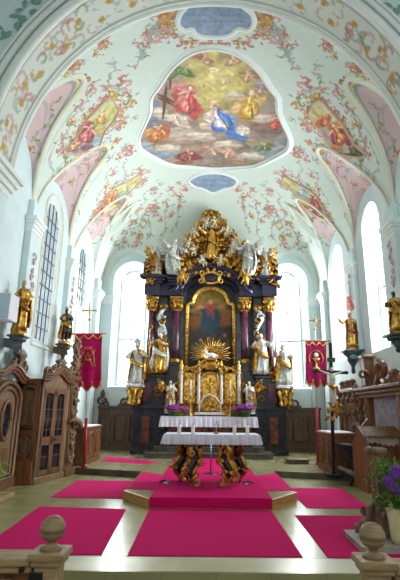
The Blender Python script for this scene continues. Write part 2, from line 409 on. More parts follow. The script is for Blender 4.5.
for i, (a, b, c_, d) in enumerate([(150, 56, 128, 66), (160, 24, 140, 52), (96, 82, 60, 140), (58, 140, 44, 200), (112, 168, 84, 236), (140, 200, 100, 250), (150, 212, 116, 250), (160, 196, 146, 240), (170, 206, 160, 240), (186, 200, 170, 232), (132, 206, 92, 244), (128, 160, 108, 216), (60, 100, 40, 130), (40, 130, 36, 160), (92, 180, 78, 200), (78, 200, 74, 226), (118, 70, 100, 92), (148, 190, 134, 224)]):
    tendril(a, b, c_, d, 50 + i)
rdx = random.Random(77)
for oi, (o, s0) in enumerate((([(110, 98), (120, 108), (114, 124), (104, 134), (99, 148), (84, 154), (68, 156), (60, 150), (70, 142), (78, 130), (85, 118), (94, 110), (102, 101), (126, 92), (130, 100), (118, 116)], .24), ([(139, 173), (144, 180), (138, 187), (128, 198), (120, 206), (108, 214), (98, 218), (95, 212), (101, 203), (106, 194), (114, 186), (126, 179), (148, 172)], .19))):
    for k, (a, b) in enumerate(o): rocaille(a, b, s0 * rdx.uniform(1.0, 1.6), 700 + k + 40 * oi, rdx.choice(('pink', 'pink', 'ochre', 'green')))
for poly, n, s0 in [([(118, 76), (132, 100), (128, 150), (116, 160), (60, 188), (48, 196), (66, 150), (88, 100)], 34, .2), ([(140, 166), (146, 186), (140, 200), (104, 226), (82, 238), (96, 206), (112, 176)], 30, .19),
                  ([(156, 176), (190, 186), (196, 200), (176, 214), (160, 236), (140, 244), (112, 252), (100, 246), (122, 222), (146, 196)], 46, .16), ([(140, 24), (178, 2), (180, 36), (150, 56), (132, 54)], 12, .2), ([(60, 60), (106, 26), (116, 36), (70, 80), (52, 84)], 16, .2)]:
    xs0, xs1 = min(p[0] for p in poly), max(p[0] for p in poly); yy0, yy1 = min(p[1] for p in poly), max(p[1] for p in poly); k = 0; PA = np.array(poly, float)
    while k < n:
        a, b = rdx.uniform(xs0, xs1), rdx.uniform(yy0, yy1); c = False
        for i in range(len(poly)):
            (x0, y0), (x1, y1) = poly[i], poly[i - 1]
            if (y0 > b) != (y1 > b) and a < (x1 - x0) * (b - y0) / (y1 - y0 + 1e-9) + x0: c = not c
        if not c: continue
        rocaille(a, b, s0 * rdx.uniform(.6, 1.3), 900 + k + int(xs0), rdx.choice(('pink', 'pink', 'grey', 'ochre', 'green', 'grey'))); k += 1
nz = rng.normal(0, 1, (NI // 6 + 2, NJ // 6 + 2)); nz = np.kron(nz, np.ones((6, 6)))[:NI, :NJ]
COL *= (1 + 0.012 * nz.reshape(-1, 1))

def grid_obj(name, pts, ni, nj, colr, m, keep=None):
    idx = np.arange(ni * nj).reshape(ni, nj)
    q = np.stack([idx[:-1, :-1], idx[1:, :-1], idx[1:, 1:], idx[:-1, 1:]], -1).reshape(-1, 4)
    if keep is not None: q = q[keep[q].all(1)]
    me = bpy.data.meshes.new(name); me.vertices.add(len(pts)); me.vertices.foreach_set('co', np.asarray(pts, np.float32).ravel())
    me.loops.add(q.size); me.loops.foreach_set('vertex_index', q.ravel().astype(np.int32))
    me.polygons.add(len(q)); me.polygons.foreach_set('loop_start', np.arange(0, q.size, 4, dtype=np.int32))
    me.update(calc_edges=True); me.validate()
    me.polygons.foreach_set('use_smooth', np.ones(len(me.polygons), bool))
    at_ = me.color_attributes.new('Col', 'FLOAT_COLOR', 'POINT')
    at_.data.foreach_set('color', np.concatenate([np.clip(colr, 0, 1), np.ones((len(pts), 1))], 1).astype(np.float32).ravel())
    o = bpy.data.objects.new(name, me); col.objects.link(o); me.materials.append(m); ROOTM[o.name] = Matrix.Identity(4)
    return o
struct(grid_obj('ceiling', PT, NI, NJ, COL, M['ceil']))

# ---- frescoes: painted panels lying on the vault
def inside(poly, x, y):
    c = np.zeros(x.shape, bool); n = len(poly)
    for i in range(n):
        (x0, y0), (x1, y1) = poly[i], poly[i - 1]
        k = ((y0 > y) != (y1 > y)) & (x < (x1 - x0) * (y - y0) / (y1 - y0 + 1e-12) + x0); c ^= k
    return c
def vnoise(x, y, f, seed):
    r = np.random.default_rng(seed).random((64, 64)); gx, gy = x * f, y * f; ix, iy = np.floor(gx).astype(int), np.floor(gy).astype(int)
    fx, fy = gx - ix, gy - iy; fx = fx * fx * (3 - 2 * fx); fy = fy * fy * (3 - 2 * fy)
    g = lambda a, b: r[a % 64, b % 64]
    return g(ix, iy) * (1 - fx) * (1 - fy) + g(ix + 1, iy) * fx * (1 - fy) + g(ix, iy + 1) * (1 - fx) * fy + g(ix + 1, iy + 1) * fx * fy
def smooth_closed(poly, k=6):
    n = len(poly); out = []
    for i in range(n):
        p0, p1, p2, p3 = [np.array(poly[(i + j - 1) % n], float) for j in range(4)]
        for t in np.linspace(0, 1, k, endpoint=False):
            out.append(tuple(.5 * ((2 * p1) + (p2 - p0) * t + (2 * p0 - 5 * p1 + 4 * p2 - p3) * t * t + (3 * p1 - p0 - 3 * p2 + p3) * t ** 3)))
    return out
def vnormal(p):
    e = .02; f = lambda x, y: float(vault(max(-W, min(W, x)), min(y, YE))[0])
    gx = (f(p[0] + e, p[1]) - f(p[0] - e, p[1])) / (2 * e); gy = (f(p[0], p[1] + e) - f(p[0], p[1] - e)) / (2 * e)
    return Vector((gx, gy, -1)).normalized()
def fresco(name, label, cat, outline, paint, fw=0.16, res=0.022, frame_mat='stucco', group=None, smooth=True, flip=False):
    pl = [hit(*p) for p in (smooth_closed(outline) if smooth else outline)]
    if flip: pl = [Vector((-p.x, p.y, p.z)) for p in pl]
    poly = [(p.x, p.y) for p in pl]; x0, x1 = min(p[0] for p in poly), max(p[0] for p in poly); y0, y1 = min(p[1] for p in poly), max(p[1] for p in poly)
    ni, nj = int((x1 - x0) / res) + 2, int((y1 - y0) / res) + 2
    X, Y = np.meshgrid(np.linspace(x0, x1, ni), np.linspace(y0, y1, nj), indexing='ij'); Z, _ = vault(X, Y)
    e = .01; gx = (vault(np.clip(X + e, -W, W), Y)[0] - vault(np.clip(X - e, -W, W), Y)[0]) / (2 * e); gx = np.clip(gx, -3, 3)
    nn = np.sqrt(1 + gx ** 2); off = .012
    P = np.stack([X + gx / nn * off, Y, Z - off / nn], -1).reshape(-1, 3); C = np.tile(L3(150, 140, 110), (len(P), 1))
    class Pt: pass
    pt = Pt(); pt.X = X.ravel(); pt.Y = Y.ravel(); pt.C = C; pt.flip = -1 if flip else 1
    def blob(px, py, rx, ry, ang, c, a=1.0, soft=.22):
        h = hit(px, py); hx = hit(px + rx * math.cos(ang), py + rx * math.sin(ang)); hy = hit(px - ry * math.sin(ang), py + ry * math.cos(ang))
        f = pt.flip; d = np.stack([(pt.X - h.x * f), pt.Y - h.y]); A = np.array([[(hx.x - h.x) * f, (hy.x - h.x) * f], [hx.y - h.y, hy.y - h.y]])
        if abs(np.linalg.det(A)) < 1e-7: return
        wob = (vnoise(pt.X + 9, pt.Y, 5, 3) - .5) * .5
        q = np.linalg.inv(A) @ d; r = np.sqrt((q ** 2).sum(0)) + wob; k = np.clip((1 - r) / soft, 0, 1)[:, None] * a
        # folds: streaks of light and dark along the long axis
        st = (np.sin(q[1] * 7 + q[0] * 2.3 + px) * .5 + (1 - q[1]) * .25)[:, None]
        cc = np.array([lin(v) for v in c]) 
        cc = (cc * .84 + .16 * (cc.mean() * .6 + .13)) * (1.0 + .36 * st)
        pt.C[:] = pt.C * (1 - k) + cc * k
    pt.blob = blob; paint(pt)
    cx0 = sum(p[0] for p in outline) / len(outline); cy0 = sum(p[1] for p in outline) / len(outline); rw = max(p[0] for p in outline) - min(p[0] for p in outline); rh = max(p[1] for p in outline) - min(p[1] for p in outline)
    if cat == 'painting':
        rf = random.Random(int(cx0) + len(label)); big = rw > 100
        for i in range(110 if big else 40):   # brushwork: small dabs lighter and darker than what lies beneath
            a, b2 = cx0 + rf.uniform(-.5, .5) * rw, cy0 + rf.uniform(-.5, .5) * rh; h = hit(a, b2); hx = h.x * pt.flip
            k = np.argmin((pt.X - hx) ** 2 + (pt.Y - h.y) ** 2); base = C[k]; sr = [255 * (v * 12.92 if v < .0031 else 1.055 * v ** (1 / 2.4) - .055) for v in np.clip(base, 0, 1)]
            g = rf.choice((.72, .82, 1.12, 1.25)); ch = rf.choice(((1, .96, .9), (.96, 1, 1.04), (1.06, .94, .9), (1, 1, 1)))
            blob(a, b2, rf.uniform(2.2, 6) * (1 if big else .55), rf.uniform(1.2, 2.4) * (1 if big else .55), rf.uniform(-1, 1.2), [min(246, v * g * q) for v, q in zip(sr, ch)], .5, .4)
    n1 = vnoise(pt.X, pt.Y, 7, 11) - .5; n2 = vnoise(pt.X, pt.Y, 15, 12) - .5
    C *= (1 + .3 * n1 + .25 * n2)[:, None]
    keep = inside(poly, pt.X, pt.Y)
    root = thing(name, label, cat, tuple(pl[0]), 0, group)
    o = grid_obj('painted_panel', P - np.array(pl[0]), ni, nj, C, M['fresco'], keep); o.parent = root
    mb = MB(); c = pl + [pl[0], pl[1]]
    nr = [vnormal(p) for p in c]; mb.ribbon(c, fw, nr, .05); mb.build('painted_frame' if frame_mat != 'stucco' else 'stucco_frame', M[frame_mat], root)
    if frame_mat == 'stucco' and fw > .2:
        cen = Vector((sum(p.x for p in pl) / len(pl), sum(p.y for p in pl) / len(pl), 0)); mb = MB(); inner = []
        for p, q in zip(c, nr): inner.append(p + q * .06)
        mb.tube(inner, .03, 6); mb.build('frame_bead', M['stucco'], root)
    return root
def figure_paint(p, cx, cy, h, ang, robe, mantle=None, hair=(110, 74, 44), arms=1, wings=None):
    """a painted draped figure: h = length on the picture, ang = lean, 0 = upright"""
    b = p.blob; c, sn = math.cos(ang), math.sin(ang)
    def q(x, y, rx, ry, a, colr, al=1, soft=.18): b(cx + (x * c - y * sn) * h, cy + (x * sn + y * c) * h, rx * h, ry * h, a + ang, colr, al, soft)
    dk = tuple(v * .55 for v in robe); lt = tuple(min(250, v * 1.25 + 20) for v in robe); sk = (222, 176, 142)
    if wings: q(-.22, -.18, .24, .09, .7, wings); q(.22, -.18, .24, .09, -.7, wings)
    q(.02, .26, .27, .26, 0, dk); q(0, .24, .23, .25, .1, robe); q(-.07, .2, .05, .2, .2, lt); q(.1, .26, .04, .18, -.15, dk); q(.04, .34, .05, .14, .3, lt)
    q(0, -.08, .14, .18, 0, robe); q(-.04, -.1, .04, .13, .1, lt); q(.08, -.05, .03, .14, 0, dk)
    if mantle:
        ml = tuple(min(250, v * 1.22 + 16) for v in mantle); md = tuple(v * .6 for v in mantle); q(.16, .06, .12, .34, -.35, md); q(.15, .05, .1, .32, -.35, mantle); q(.12, .08, .03, .26, -.35, ml); q(-.1, .34, .22, .09, .5, mantle); q(-.08, .31, .16, .03, .5, ml)
    if arms: q(-.2, -.12, .15, .045, -.5 * arms, sk); q(.2, -.1, .15, .045, .45 * arms, sk); q(-.33, -.12 - .08 * arms, .04, .035, 0, sk)
    q(0, -.31, .085, .1, 0, hair); q(0, -.29, .065, .08, 0, sk); q(-.02, -.3, .03, .04, 0, (240, 206, 176))
def main_paint(p):
    b = p.blob; fp = lambda *a, **k: figure_paint(p, *a, **k)
    b(213, 110, 95, 75, 0, (150, 132, 118), 1, .1); b(214, 85, 52, 45, 0, (190, 172, 92), 1, .5); b(216, 78, 30, 24, 0, (214, 196, 116), 1, .6)
    b(155, 120, 12, 20, 0, (124, 128, 136)); b(277, 135, 16, 22, 0, (132, 126, 122)); b(163, 152, 20, 8, 0, (132, 150, 166)); b(268, 152, 26, 8, 0, (136, 146, 154)); b(150, 146, 10, 6, 0, (150, 162, 172))
    b(192, 142, 34, 11, 0, (160, 132, 112), .9); b(240, 142, 34, 10, .1, (138, 122, 108), .9); b(266, 128, 20, 9, .2, (130, 104, 92)); b(176, 133, 16, 7, 0, (186, 168, 152))
    b(182, 71, 15, 5, .3, (84, 124, 62)); b(172, 76, 10, 4, -.4, (110, 120, 66)); b(206, 60, 10, 4, .4, (176, 122, 90)); b(232, 62, 10, 4, -.3, (186, 142, 100)); b(198, 56, 7, 3, 0, (176, 110, 80))
    b(183, 90, 16, 7, .15, (206, 130, 122)); b(178, 95, 8, 7, .8, (186, 84, 76)); b(190, 108, 17, 7, .15, (196, 76, 70)); b(186, 101, 9, 6, .2, (214, 130, 120)); b(196, 99, 5, 7, .2, (206, 160, 128)); b(194, 112, 6, 10, .3, (190, 70, 62))
    b(170, 84, 1.6, 8, .1, (96, 62, 36), 1, .2); b(164, 100, 1.4, 20, .12, (110, 66, 32), 1, .2); b(166, 101, 11, 1.4, .5, (110, 66, 32), 1, .2)
    b(158, 135, 12, 7, -.2, (196, 116, 44)); b(150, 132, 6, 5, 0, (206, 140, 60)); b(166, 128, 6, 5, .6, (182, 92, 46)); b(180, 122, 12, 5, .4, (206, 184, 160))
    b(214, 105, 6, 5, 0, (222, 190, 160)); b(212, 118, 9, 8, .4, (222, 206, 196)); b(206, 126, 8, 4, .2, (206, 180, 160)); b(224, 126, 14, 9, .45, (64, 116, 190)); b(218, 116, 6, 7, -.5, (92, 140, 204)); b(238, 136, 13, 5, .4, (74, 120, 186)); b(232, 120, 5, 5, .3, (120, 160, 208))
    b(246, 106, 13, 10, .4, (206, 158, 50)); b(258, 100, 10, 7, -.3, (208, 176, 84)); b(250, 118, 14, 6, .2, (186, 134, 40)); b(236, 108, 5, 5, 0, (214, 176, 120)); b(262, 92, 8, 4, .5, (196, 150, 96)); b(247, 77, 11, 5, .5, (188, 152, 96)); b(256, 74, 8, 4, .3, (164, 118, 88)); b(260, 83, 6, 3, .2, (164, 156, 164))
    b(277, 122, 8, 4, .8, (182, 66, 60)); b(270, 118, 5, 5, .2, (196, 124, 100)); b(243, 130, 8, 5, .2, (222, 206, 186)); b(264, 146, 9, 5, .1, (96, 112, 58)); b(252, 143, 7, 4, .3, (170, 150, 110))
    b(188, 156, 14, 5, .1, (142, 54, 48)); b(184, 162, 11, 3, -.1, (150, 92, 60)); b(229, 153, 9, 5, .3, (206, 150, 128)); b(216, 150, 8, 4, -.4, (196, 150, 130)); b(204, 148, 6, 4, .2, (176, 130, 108)); b(236, 160, 10, 4, .2, (164, 130, 100)); b(160, 146, 8, 5, 0, (150, 118, 78)); b(208, 162, 10, 3, 0, (150, 130, 120))
    for (x, y, rx, ry) in ((176, 118, 16, 5), (236, 96, 12, 4), (200, 136, 18, 5), (262, 118, 14, 5), (170, 148, 14, 4), (226, 144, 16, 4), (252, 156, 16, 4), (160, 112, 9, 5)): b(x, y, rx, ry, .1, (196, 178, 158), .9); b(x - 2, y - 1.5, rx * .6, ry * .5, .1, (222, 208, 186), .8)
    fp(183, 69, 15, 1.0, (92, 128, 66), (130, 140, 76)); fp(205, 60, 12, -.9, (196, 140, 110), wings=(206, 190, 150)); fp(233, 60, 12, .8, (200, 160, 120), wings=(206, 190, 150)); fp(248, 76, 13, .5, (190, 150, 100), wings=(180, 160, 130)); fp(261, 88, 11, .3, (160, 150, 160))
    fp(188, 98, 34, .25, (206, 112, 104), (190, 66, 62)); b(165, 100, 1.5, 22, .12, (104, 62, 32), 1, .15); b(166, 98, 11, 1.5, .5, (104, 62, 32), 1, .15)
    fp(219, 117, 34, -.35, (220, 196, 186), (62, 112, 186)); fp(250, 103, 32, .15, (210, 164, 62), (200, 150, 44), hair=(200, 196, 186)); fp(158, 131, 22, .5, (204, 126, 48), (190, 96, 40)); fp(277, 122, 18, .7, (188, 72, 64)); fp(187, 155, 17, 1.2, (150, 60, 52), (120, 80, 60)); fp(229, 152, 15, .6, (206, 154, 132)); fp(213, 150, 12, -.5, (200, 160, 130)); fp(262, 146, 14, 1.0, (102, 118, 62)); fp(176, 118, 14, -.3, (206, 180, 160)); fp(244, 130, 13, .4, (224, 210, 190)); fp(202, 84, 8, 0, (206, 170, 120), wings=(220, 200, 150), arms=0); fp(224, 80, 8, .2, (206, 170, 120), wings=(220, 200, 150), arms=0)
    b(214, 70, 5, 4, 0, (240, 228, 190), .9)
main_outline = [(213, 48), (236, 53), (257, 68), (271, 88), (278, 98), (279, 112), (284, 124), (290, 138), (289, 148), (283, 153), (274, 158), (256, 166), (236, 168), (213, 169),
                (190, 167), (170, 165), (154, 158), (145, 153), (139, 148), (138, 138), (144, 124), (149, 112), (150, 98), (157, 88), (171, 68), (190, 53)]
fresco('ceiling_fresco', 'large ceiling painting of robed figures on golden clouds in a curved white frame', 'painting', main_outline, main_paint, fw=.26)
def text_paint(rows, bx, by, bw):
    def f(p):
        p.C[:] = L3(140, 160, 184); rd = random.Random(3)
        for (y, w) in rows:
            x = -w
            while x < w:
                l = rd.uniform(.5, 1.1)
                p.blob(bx + x, y, .42, rd.choice((1.1, 1.3)), 0, (96, 110, 132), .8, .5); x += l + .75
    return f
fresco('inscription_cartouche', 'blue-grey inscription cartouche at the top of the vault above the large painting', 'cartouche',
       [(215, -8), (235, -6), (243, 6), (252, 14), (254, 24), (248, 30), (238, 29), (232, 34), (222, 37), (206, 37), (196, 34), (192, 29), (184, 30), (178, 24), (180, 14), (187, 6), (196, -6)], text_paint([(3, 22), (9, 28), (15, 30), (21, 28)], 215, 15, 30), fw=.16)
fresco('small_cartouche', 'small blue-grey oval cartouche between the large painting and the altar crown', 'cartouche',
       [(213, 173), (224, 174), (234, 178), (237, 182), (232, 187), (224, 189), (213, 193), (203, 189), (195, 187), (189, 182), (192, 178), (202, 174)], text_paint([(180, 16), (185, 12)], 213, 182, 20), fw=.13)
OUT1 = [(110, 98), (118, 110), (112, 122), (104, 132), (98, 146), (84, 152), (66, 154), (63, 150), (72, 142), (80, 130), (86, 120), (94, 112), (102, 103)]
OUT2 = [(139, 175), (141, 180), (136, 185), (126, 196), (120, 204), (108, 212), (99, 216), (97, 212), (102, 204), (106, 196), (114, 188), (126, 182)]
def pend(o, cs, fg=()):
    def f(p):
        p.C[:] = L3(206, 206, 158)
        for px, py, rx, ry, a, c in cs: p.blob(px, py, rx, ry, a, c)
        for (x, y, h, a, r1, m1) in fg: figure_paint(p, x, y, h, a, r1, m1)
    return f
A1 = [(92, 140, 22, 12, -.6, (150, 164, 164)), (112, 112, 10, 8, -.6, (200, 190, 110)), (100, 122, 10, 6, -.6, (190, 178, 90)), (84, 128, 9, 5, -.7, (150, 66, 60)), (90, 134, 9, 5, -.5, (196, 110, 76)), (80, 140, 11, 5, -.5, (206, 150, 90)), (74, 146, 10, 5, -.3, (168, 70, 66)), (94, 143, 6, 6, 0, (150, 172, 176)), (86, 147, 8, 4, 0, (136, 84, 96)), (102, 116, 4, 3, 0, (170, 120, 40)), (72, 150, 8, 3, 0, (150, 110, 120)), (100, 130, 5, 5, 0, (196, 176, 100))]
A2 = [(120, 198, 16, 8, -.5, (150, 164, 156)), (134, 180, 7, 4, -.4, (200, 190, 110)), (122, 190, 7, 4, -.4, (204, 196, 128)), (110, 196, 7, 4, -.7, (192, 140, 50)), (104, 206, 8, 4, -.8, (190, 96, 60)), (100, 212, 5, 4, 0, (190, 60, 44)), (116, 202, 5, 4, 0, (110, 140, 90)), (122, 198, 4, 4, 0, (150, 170, 180)), (112, 206, 5, 3, 0, (206, 176, 110))]
B1 = [(92, 140, 22, 12, -.6, (160, 166, 150)), (112, 112, 10, 8, -.6, (190, 180, 110)), (104, 118, 6, 10, -.9, (192, 96, 44)), (90, 128, 10, 8, -.6, (200, 130, 40)), (80, 136, 11, 6, -.6, (184, 110, 40)), (84, 128, 6, 5, -.7, (150, 50, 60)), (70, 148, 9, 5, -.2, (70, 90, 44)), (76, 140, 7, 6, -.9, (150, 50, 50)), (90, 144, 8, 5, 0, (190, 120, 44)), (98, 134, 5, 5, 0, (176, 130, 130)), (74, 152, 8, 3, 0, (120, 110, 50))]
B2 = [(120, 198, 16, 8, -.5, (170, 170, 130)), (132, 182, 8, 5, -.4, (198, 184, 110)), (120, 190, 6, 4, -.4, (150, 164, 180)), (110, 198, 8, 4, -.7, (150, 50, 50)), (104, 206, 8, 4, -.8, (128, 40, 44)), (100, 212, 5, 4, 0, (96, 100, 50)), (116, 204, 6, 4, 0, (170, 120, 60)), (108, 210, 6, 3, 0, (150, 60, 50))]
fresco('vault_painting', 'front left side painting of the vault with red and pink figures on green', 'painting', OUT1, pend(OUT1, A1, [(88, 132, 26, .5, (196, 96, 84), (150, 66, 80)), (102, 117, 16, .4, (206, 176, 90), (186, 120, 70)), (76, 145, 14, .9, (206, 150, 100), None)]), .05, frame_mat='ochre', group=None)
fresco('vault_painting', 'rear left side painting of the vault with an orange robed figure, small, nearer the altar', 'painting', OUT2, pend(OUT2, A2, [(112, 197, 20, .6, (204, 140, 60), (190, 90, 60)), (103, 208, 12, .9, (190, 70, 50), None), (126, 187, 10, .4, (190, 190, 120), None)]), .04, frame_mat='ochre')
fresco('vault_painting', 'front right side painting of the vault with golden orange figure and green corner', 'painting', OUT1, pend(OUT1, B1, [(90, 130, 28, .5, (206, 136, 46), (160, 60, 60)), (104, 116, 15, .3, (196, 104, 52), None), (76, 146, 13, .8, (84, 100, 50), None)]), .05, frame_mat='ochre', flip=True)
fresco('vault_painting', 'rear right side painting of the vault with dark red robed figure, nearer the altar', 'painting', OUT2, pend(OUT2, B2, [(110, 200, 20, .6, (160, 56, 56), (130, 44, 48)), (124, 188, 11, .3, (170, 180, 190), None), (101, 211, 9, .8, (100, 106, 54), None)]), .04, frame_mat='ochre', flip=True)

# ---- ribs along the window bays
ribs = MB()
for yc, r in BAYS:
    for sg in (-1, 1):
        pts = []
        for q in np.linspace(-.985, .985, 60):
            y = yc + q * r; xs_ = np.linspace(W, 1.2, 800); _, dd = vault(xs_, np.full_like(xs_, y)); k = np.where(dd > 0)[0]
            if len(k) == 0: continue
            x = xs_[k[-1]]; pts.append(Vector((sg * x, y, float(vault(x, y)[0]))))
        if len(pts) > 5: ribs.ribbon(pts, .15, [vnormal(p * 0.995) if False else Vector((-sg * .5, 0, -.85)) for p in pts], .045)
struct(ribs.build('trim_1', M['rib']))

# ---- walls with arched, splayed window openings
def arch_pts(c, hw, zs, n=14):
    return [(c - hw * math.cos(PI * i / n), zs + hw * math.sin(PI * i / n)) for i in range(n + 1)]
def arched_wall(name, mtx, u0, u1, z0, ztop, openings, depth=0.5):
    """openings: (uc, half width, sill, spring, inner half width)"""
    mb = MB(mtx); u = u0
    q = lambda pts, inv=False: mb.add([(a, 0, b) for a, b in pts], [tuple(range(len(pts)))], False)
    for (c, hw, sill, spring, hi) in openings:
        q([(u, z0), (c - hw, z0), (c - hw, ztop), (u, ztop)]); q([(c - hw, z0), (c + hw, z0), (c + hw, sill), (c - hw, sill)])
        ap = arch_pts(c, hw, spring)
        for i in range(len(ap) - 1): q([ap[i], ap[i + 1], (ap[i + 1][0], ztop), (ap[i][0], ztop)])
        o = [(c - hw, sill)] + ap + [(c + hw, sill)]; s2 = sill + .12
        inn = [(c - hi, s2)] + arch_pts(c, hi, spring - .05) + [(c + hi, s2)]; n = len(o)
        vs = [(a, 0, b) for a, b in o] + [(a, depth, b) for a, b in inn]
        mb.add(vs, [(i, (i + 1) % n, n + (i + 1) % n, n + i) for i in range(n)], False); u = c + hw
    q([(u, z0), (u1, z0), (u1, ztop), (u, ztop)])
    return struct(mb.build(name, M['wall']))
def window(name, mtx, c, hi, sill, spring, gm, cols, rows, came=.03, ring=False, depth=0.5):
    s2 = sill + .12; spring -= .05; o = [(c - hi, s2)] + arch_pts(c, hi, spring, 18) + [(c + hi, s2)]
    mb = MB(mtx); mb.tube([(a, depth - .03, b) for a, b in o + [o[0]]], .05, 4); w = struct(mb.build(name, M['stucco']))
    g = MB(mtx); g.add([(a, depth, b) for a, b in o], [tuple(range(len(o)))], False); g.build('pane', gm, w)
    k = MB(mtx)
    top = lambda x: spring + math.sqrt(max(0, hi * hi - (x - c) ** 2))
    for i in range(1, cols):
        x = c - hi + 2 * hi * i / cols; k.box(x, depth - .03, (s2 + top(x)) / 2, came, .03, top(x) - s2)
    for i in range(1, rows + 1):
        z = s2 + (spring - s2) * i / rows; k.box(c, depth - .03, z, 2 * hi, .03, came * (1.8 if i == rows // 2 else 1))
    if ring: k.tube([(c + .72 * hi * math.cos(PI * i / 12), depth - .03, spring + .72 * hi * math.sin(PI * i / 12)) for i in range(13)], came * .6, 4)
    k.build('muntins', M['lead'], w)
mL = frame((-W, 0, 0), (0, 1, 0)); mR = frame((W, 30, 0), (0, -1, 0)); mE = frame((0, YE, 0), (1, 0, 0))
SIDE = [(13.0, .72, 3.5, 7.4, .55), (16.6, .66, 3.6, 7.4, .5)]
arched_wall('wall_left', mL, 8.6, YE, 0, 9.3, [(12.95, .72, 3.5, 7.4, .62), (16.5, .66, 5.4, 7.3, .56)], .1)
arched_wall('wall_right', mR, 30 - YE, 30 - 8.6, 0, 9.3, [(30 - c, h, s, t, i) for c, h, s, t, i in SIDE[::-1]], .4)
arched_wall('wall_back', mE, -W, W, 0, 11.6, [(-EX, .86, 2.7, 7.45, .55), (EX, .86, 2.7, 7.45, .55)])
window('window_1', mL, 12.95, .62, 3.5, 7.4, M['glass_dim'], 4, 9, came=.018, depth=.1)
window('window_2', mL, 16.5, .56, 5.4, 7.3, M['glass_dim'], 4, 5, came=.018, depth=.1)
window('window_3', mR, 30 - 13.0, .55, 3.5, 7.4, M['glass'], 2, 6, depth=.4)
window('window_4', mR, 30 - 16.6, .5, 3.6, 7.4, M['glass'], 2, 6, depth=.4)
window('window_5', mE, -EX, .55, 2.7, 7.45, M['glass'], 2, 7, ring=True)
window('window_6', mE, EX, .55, 2.7, 7.45, M['glass'], 2, 7, ring=True)
# frame line around the left windows, recessed panel below window 2
t = MB(mL); t.tube([(12.95 - .8, -.01, 3.45)] + [(a, -.01, b) for a, b in arch_pts(12.95, .8, 7.4)] + [(12.95 + .8, -.01, 3.45), (12.95 - .8, -.01, 3.45)], .035, 4)
t.tube([(16, -.01, 4.1), (17.2, -.01, 4.1), (17.2, -.01, 5.2), (16, -.01, 5.2), (16, -.01, 4.1)], .03, 4); struct(t.build('trim_2', M['cream']))
# pilasters with capitals
pil = MB(); capm = MB()
for sg in (-1, 1):
    for yc, hw in ((11.25, .32), (14.65, .27), (18.6, .3)):
        pil.box(sg * (W - .07), yc, Z0 / 2 - .2, .2, hw * 2, Z0 - .4)
        for k, (dz, ex) in enumerate([(-.6, .02), (-.5, .05), (-.4, .09), (-.3, .13)]):
            capm.box(sg * (W - .07 - ex / 2), yc, Z0 + dz, .2 + ex, hw * 2 + ex * 1.2, .1)
        pil.box(sg * (W - .07), yc, Z0 + .0, .16, hw * 1.8, .5)
for sg in (-1, 1):
    pil.box(sg * (W - .35), YE - .06, Z0 / 2 - .2, .5, .16, Z0 - .4)
    for dz, ex in [(-.6, .02), (-.5, .05), (-.4, .09), (-.3, .13)]: capm.box(sg * (W - .35), YE - .08, Z0 + dz, .5 + ex, .16 + ex, .11)
struct(pil.build('trim_3', M['wall'])); struct(capm.build('trim_4', M['stucco']))

# ---- chancel arch in front: piers, painted soffit, mouldings
AA, AZ, AB, AY0, AY1 = 4.35, 6.4, 4.78, 7.5, 8.62
ni, nj = 260, 50; tt = np.linspace(0, PI, ni); yy = np.linspace(AY0, AY1, nj)
T, Y = np.meshgrid(tt, yy, indexing='ij'); AP = np.stack([-AA * np.cos(T), Y, AZ + AB * np.sin(T)], -1).reshape(-1, 3)
AC = np.tile(L3(220, 226, 218), (len(AP), 1)); sl = (T.ravel() - PI / 2) * 4.6; vy = AP[:, 1] - AY0
AC[(vy > .12) & (vy < .18)] = L3(190, 196, 184); AC[(vy > .94) & (vy < 1.0)] = L3(190, 196, 184)
rd = random.Random(21)
def astroke(pts, w, c, al=.7):
    m = np.zeros(len(AP), bool)
    for i in range(len(pts) - 1):
        (a, b), (c2, d) = pts[i], pts[i + 1]; dx, dy = c2 - a, d - b; l2 = dx * dx + dy * dy + 1e-9
        t = np.clip(((sl - a) * dx + (vy - b) * dy) / l2, 0, 1); m |= (sl - a - t * dx) ** 2 + (vy - b - t * dy) ** 2 < (w / 2) ** 2
    AC[m] = AC[m] * (1 - al) + c * al
s = .25
while s < 7.0:
    for sg in (-1, 1):
        dense = s > 3.2
        for k in range(5 if dense else 3):
            a = rd.uniform(0, 6.28); r = rd.uniform(.1, .2); cx, cy = sg * (s + rd.uniform(-.2, .2)), .56 + rd.uniform(-.3, .3)
            astroke([(cx + r * math.cos(a + i * .45) * (1 - i * .06), cy + r * math.sin(a + i * .45) * (1 - i * .06)) for i in range(9)], .07 if dense else .035, rd.choice([PK, PK2, OC, GR, TL] if dense else [TL, GREYL, OC]))
        q = (sl - sg * s + .1 * sg * math.sin(s * 9)) ** 2 + (vy - .56 - .2 * math.sin(s * 7)) ** 2; AC[q < .08 ** 2] = OC
    s += .46
struct(grid_obj('trim_5', AP, ni, nj, AC, M['ceil']))
def arch_line(y, da, n=70): return [(-(AA + da) * math.cos(PI * i / n), y, AZ + (AB + da) * math.sin(PI * i / n)) for i in range(n + 1)]
mo = MB()
for (y, da, r) in [(AY1, -.0, .07), (AY1 - .1, -.01, .03), (AY0, .02, .09), (AY0 - .06, .2, .06), (AY0 - .05, .34, .04), (AY0, .0, .05)]: mo.tube(arch_line(y, da), r, 8)
for sg in (-1, 1):  # cornice of the piers
    for k, (dz, ex) in enumerate([(0, .02), (.12, .08), (.24, .15), (.36, .22)]):
        mo.box(sg * (AA + .9 - ex / 2), (AY0 + AY1) / 2, AZ - .3 + dz, 1.8 + ex, AY1 - AY0 + ex * 2, .12)
struct(mo.build('trim_6', M['stucco']))
pr = MB()
for sg in (-1, 1): pr.box(sg * (AA + 1.0), (AY0 + AY1) / 2, (AZ - .3) / 2 - .15, 2.0, AY1 - AY0, AZ - .3 + .3)
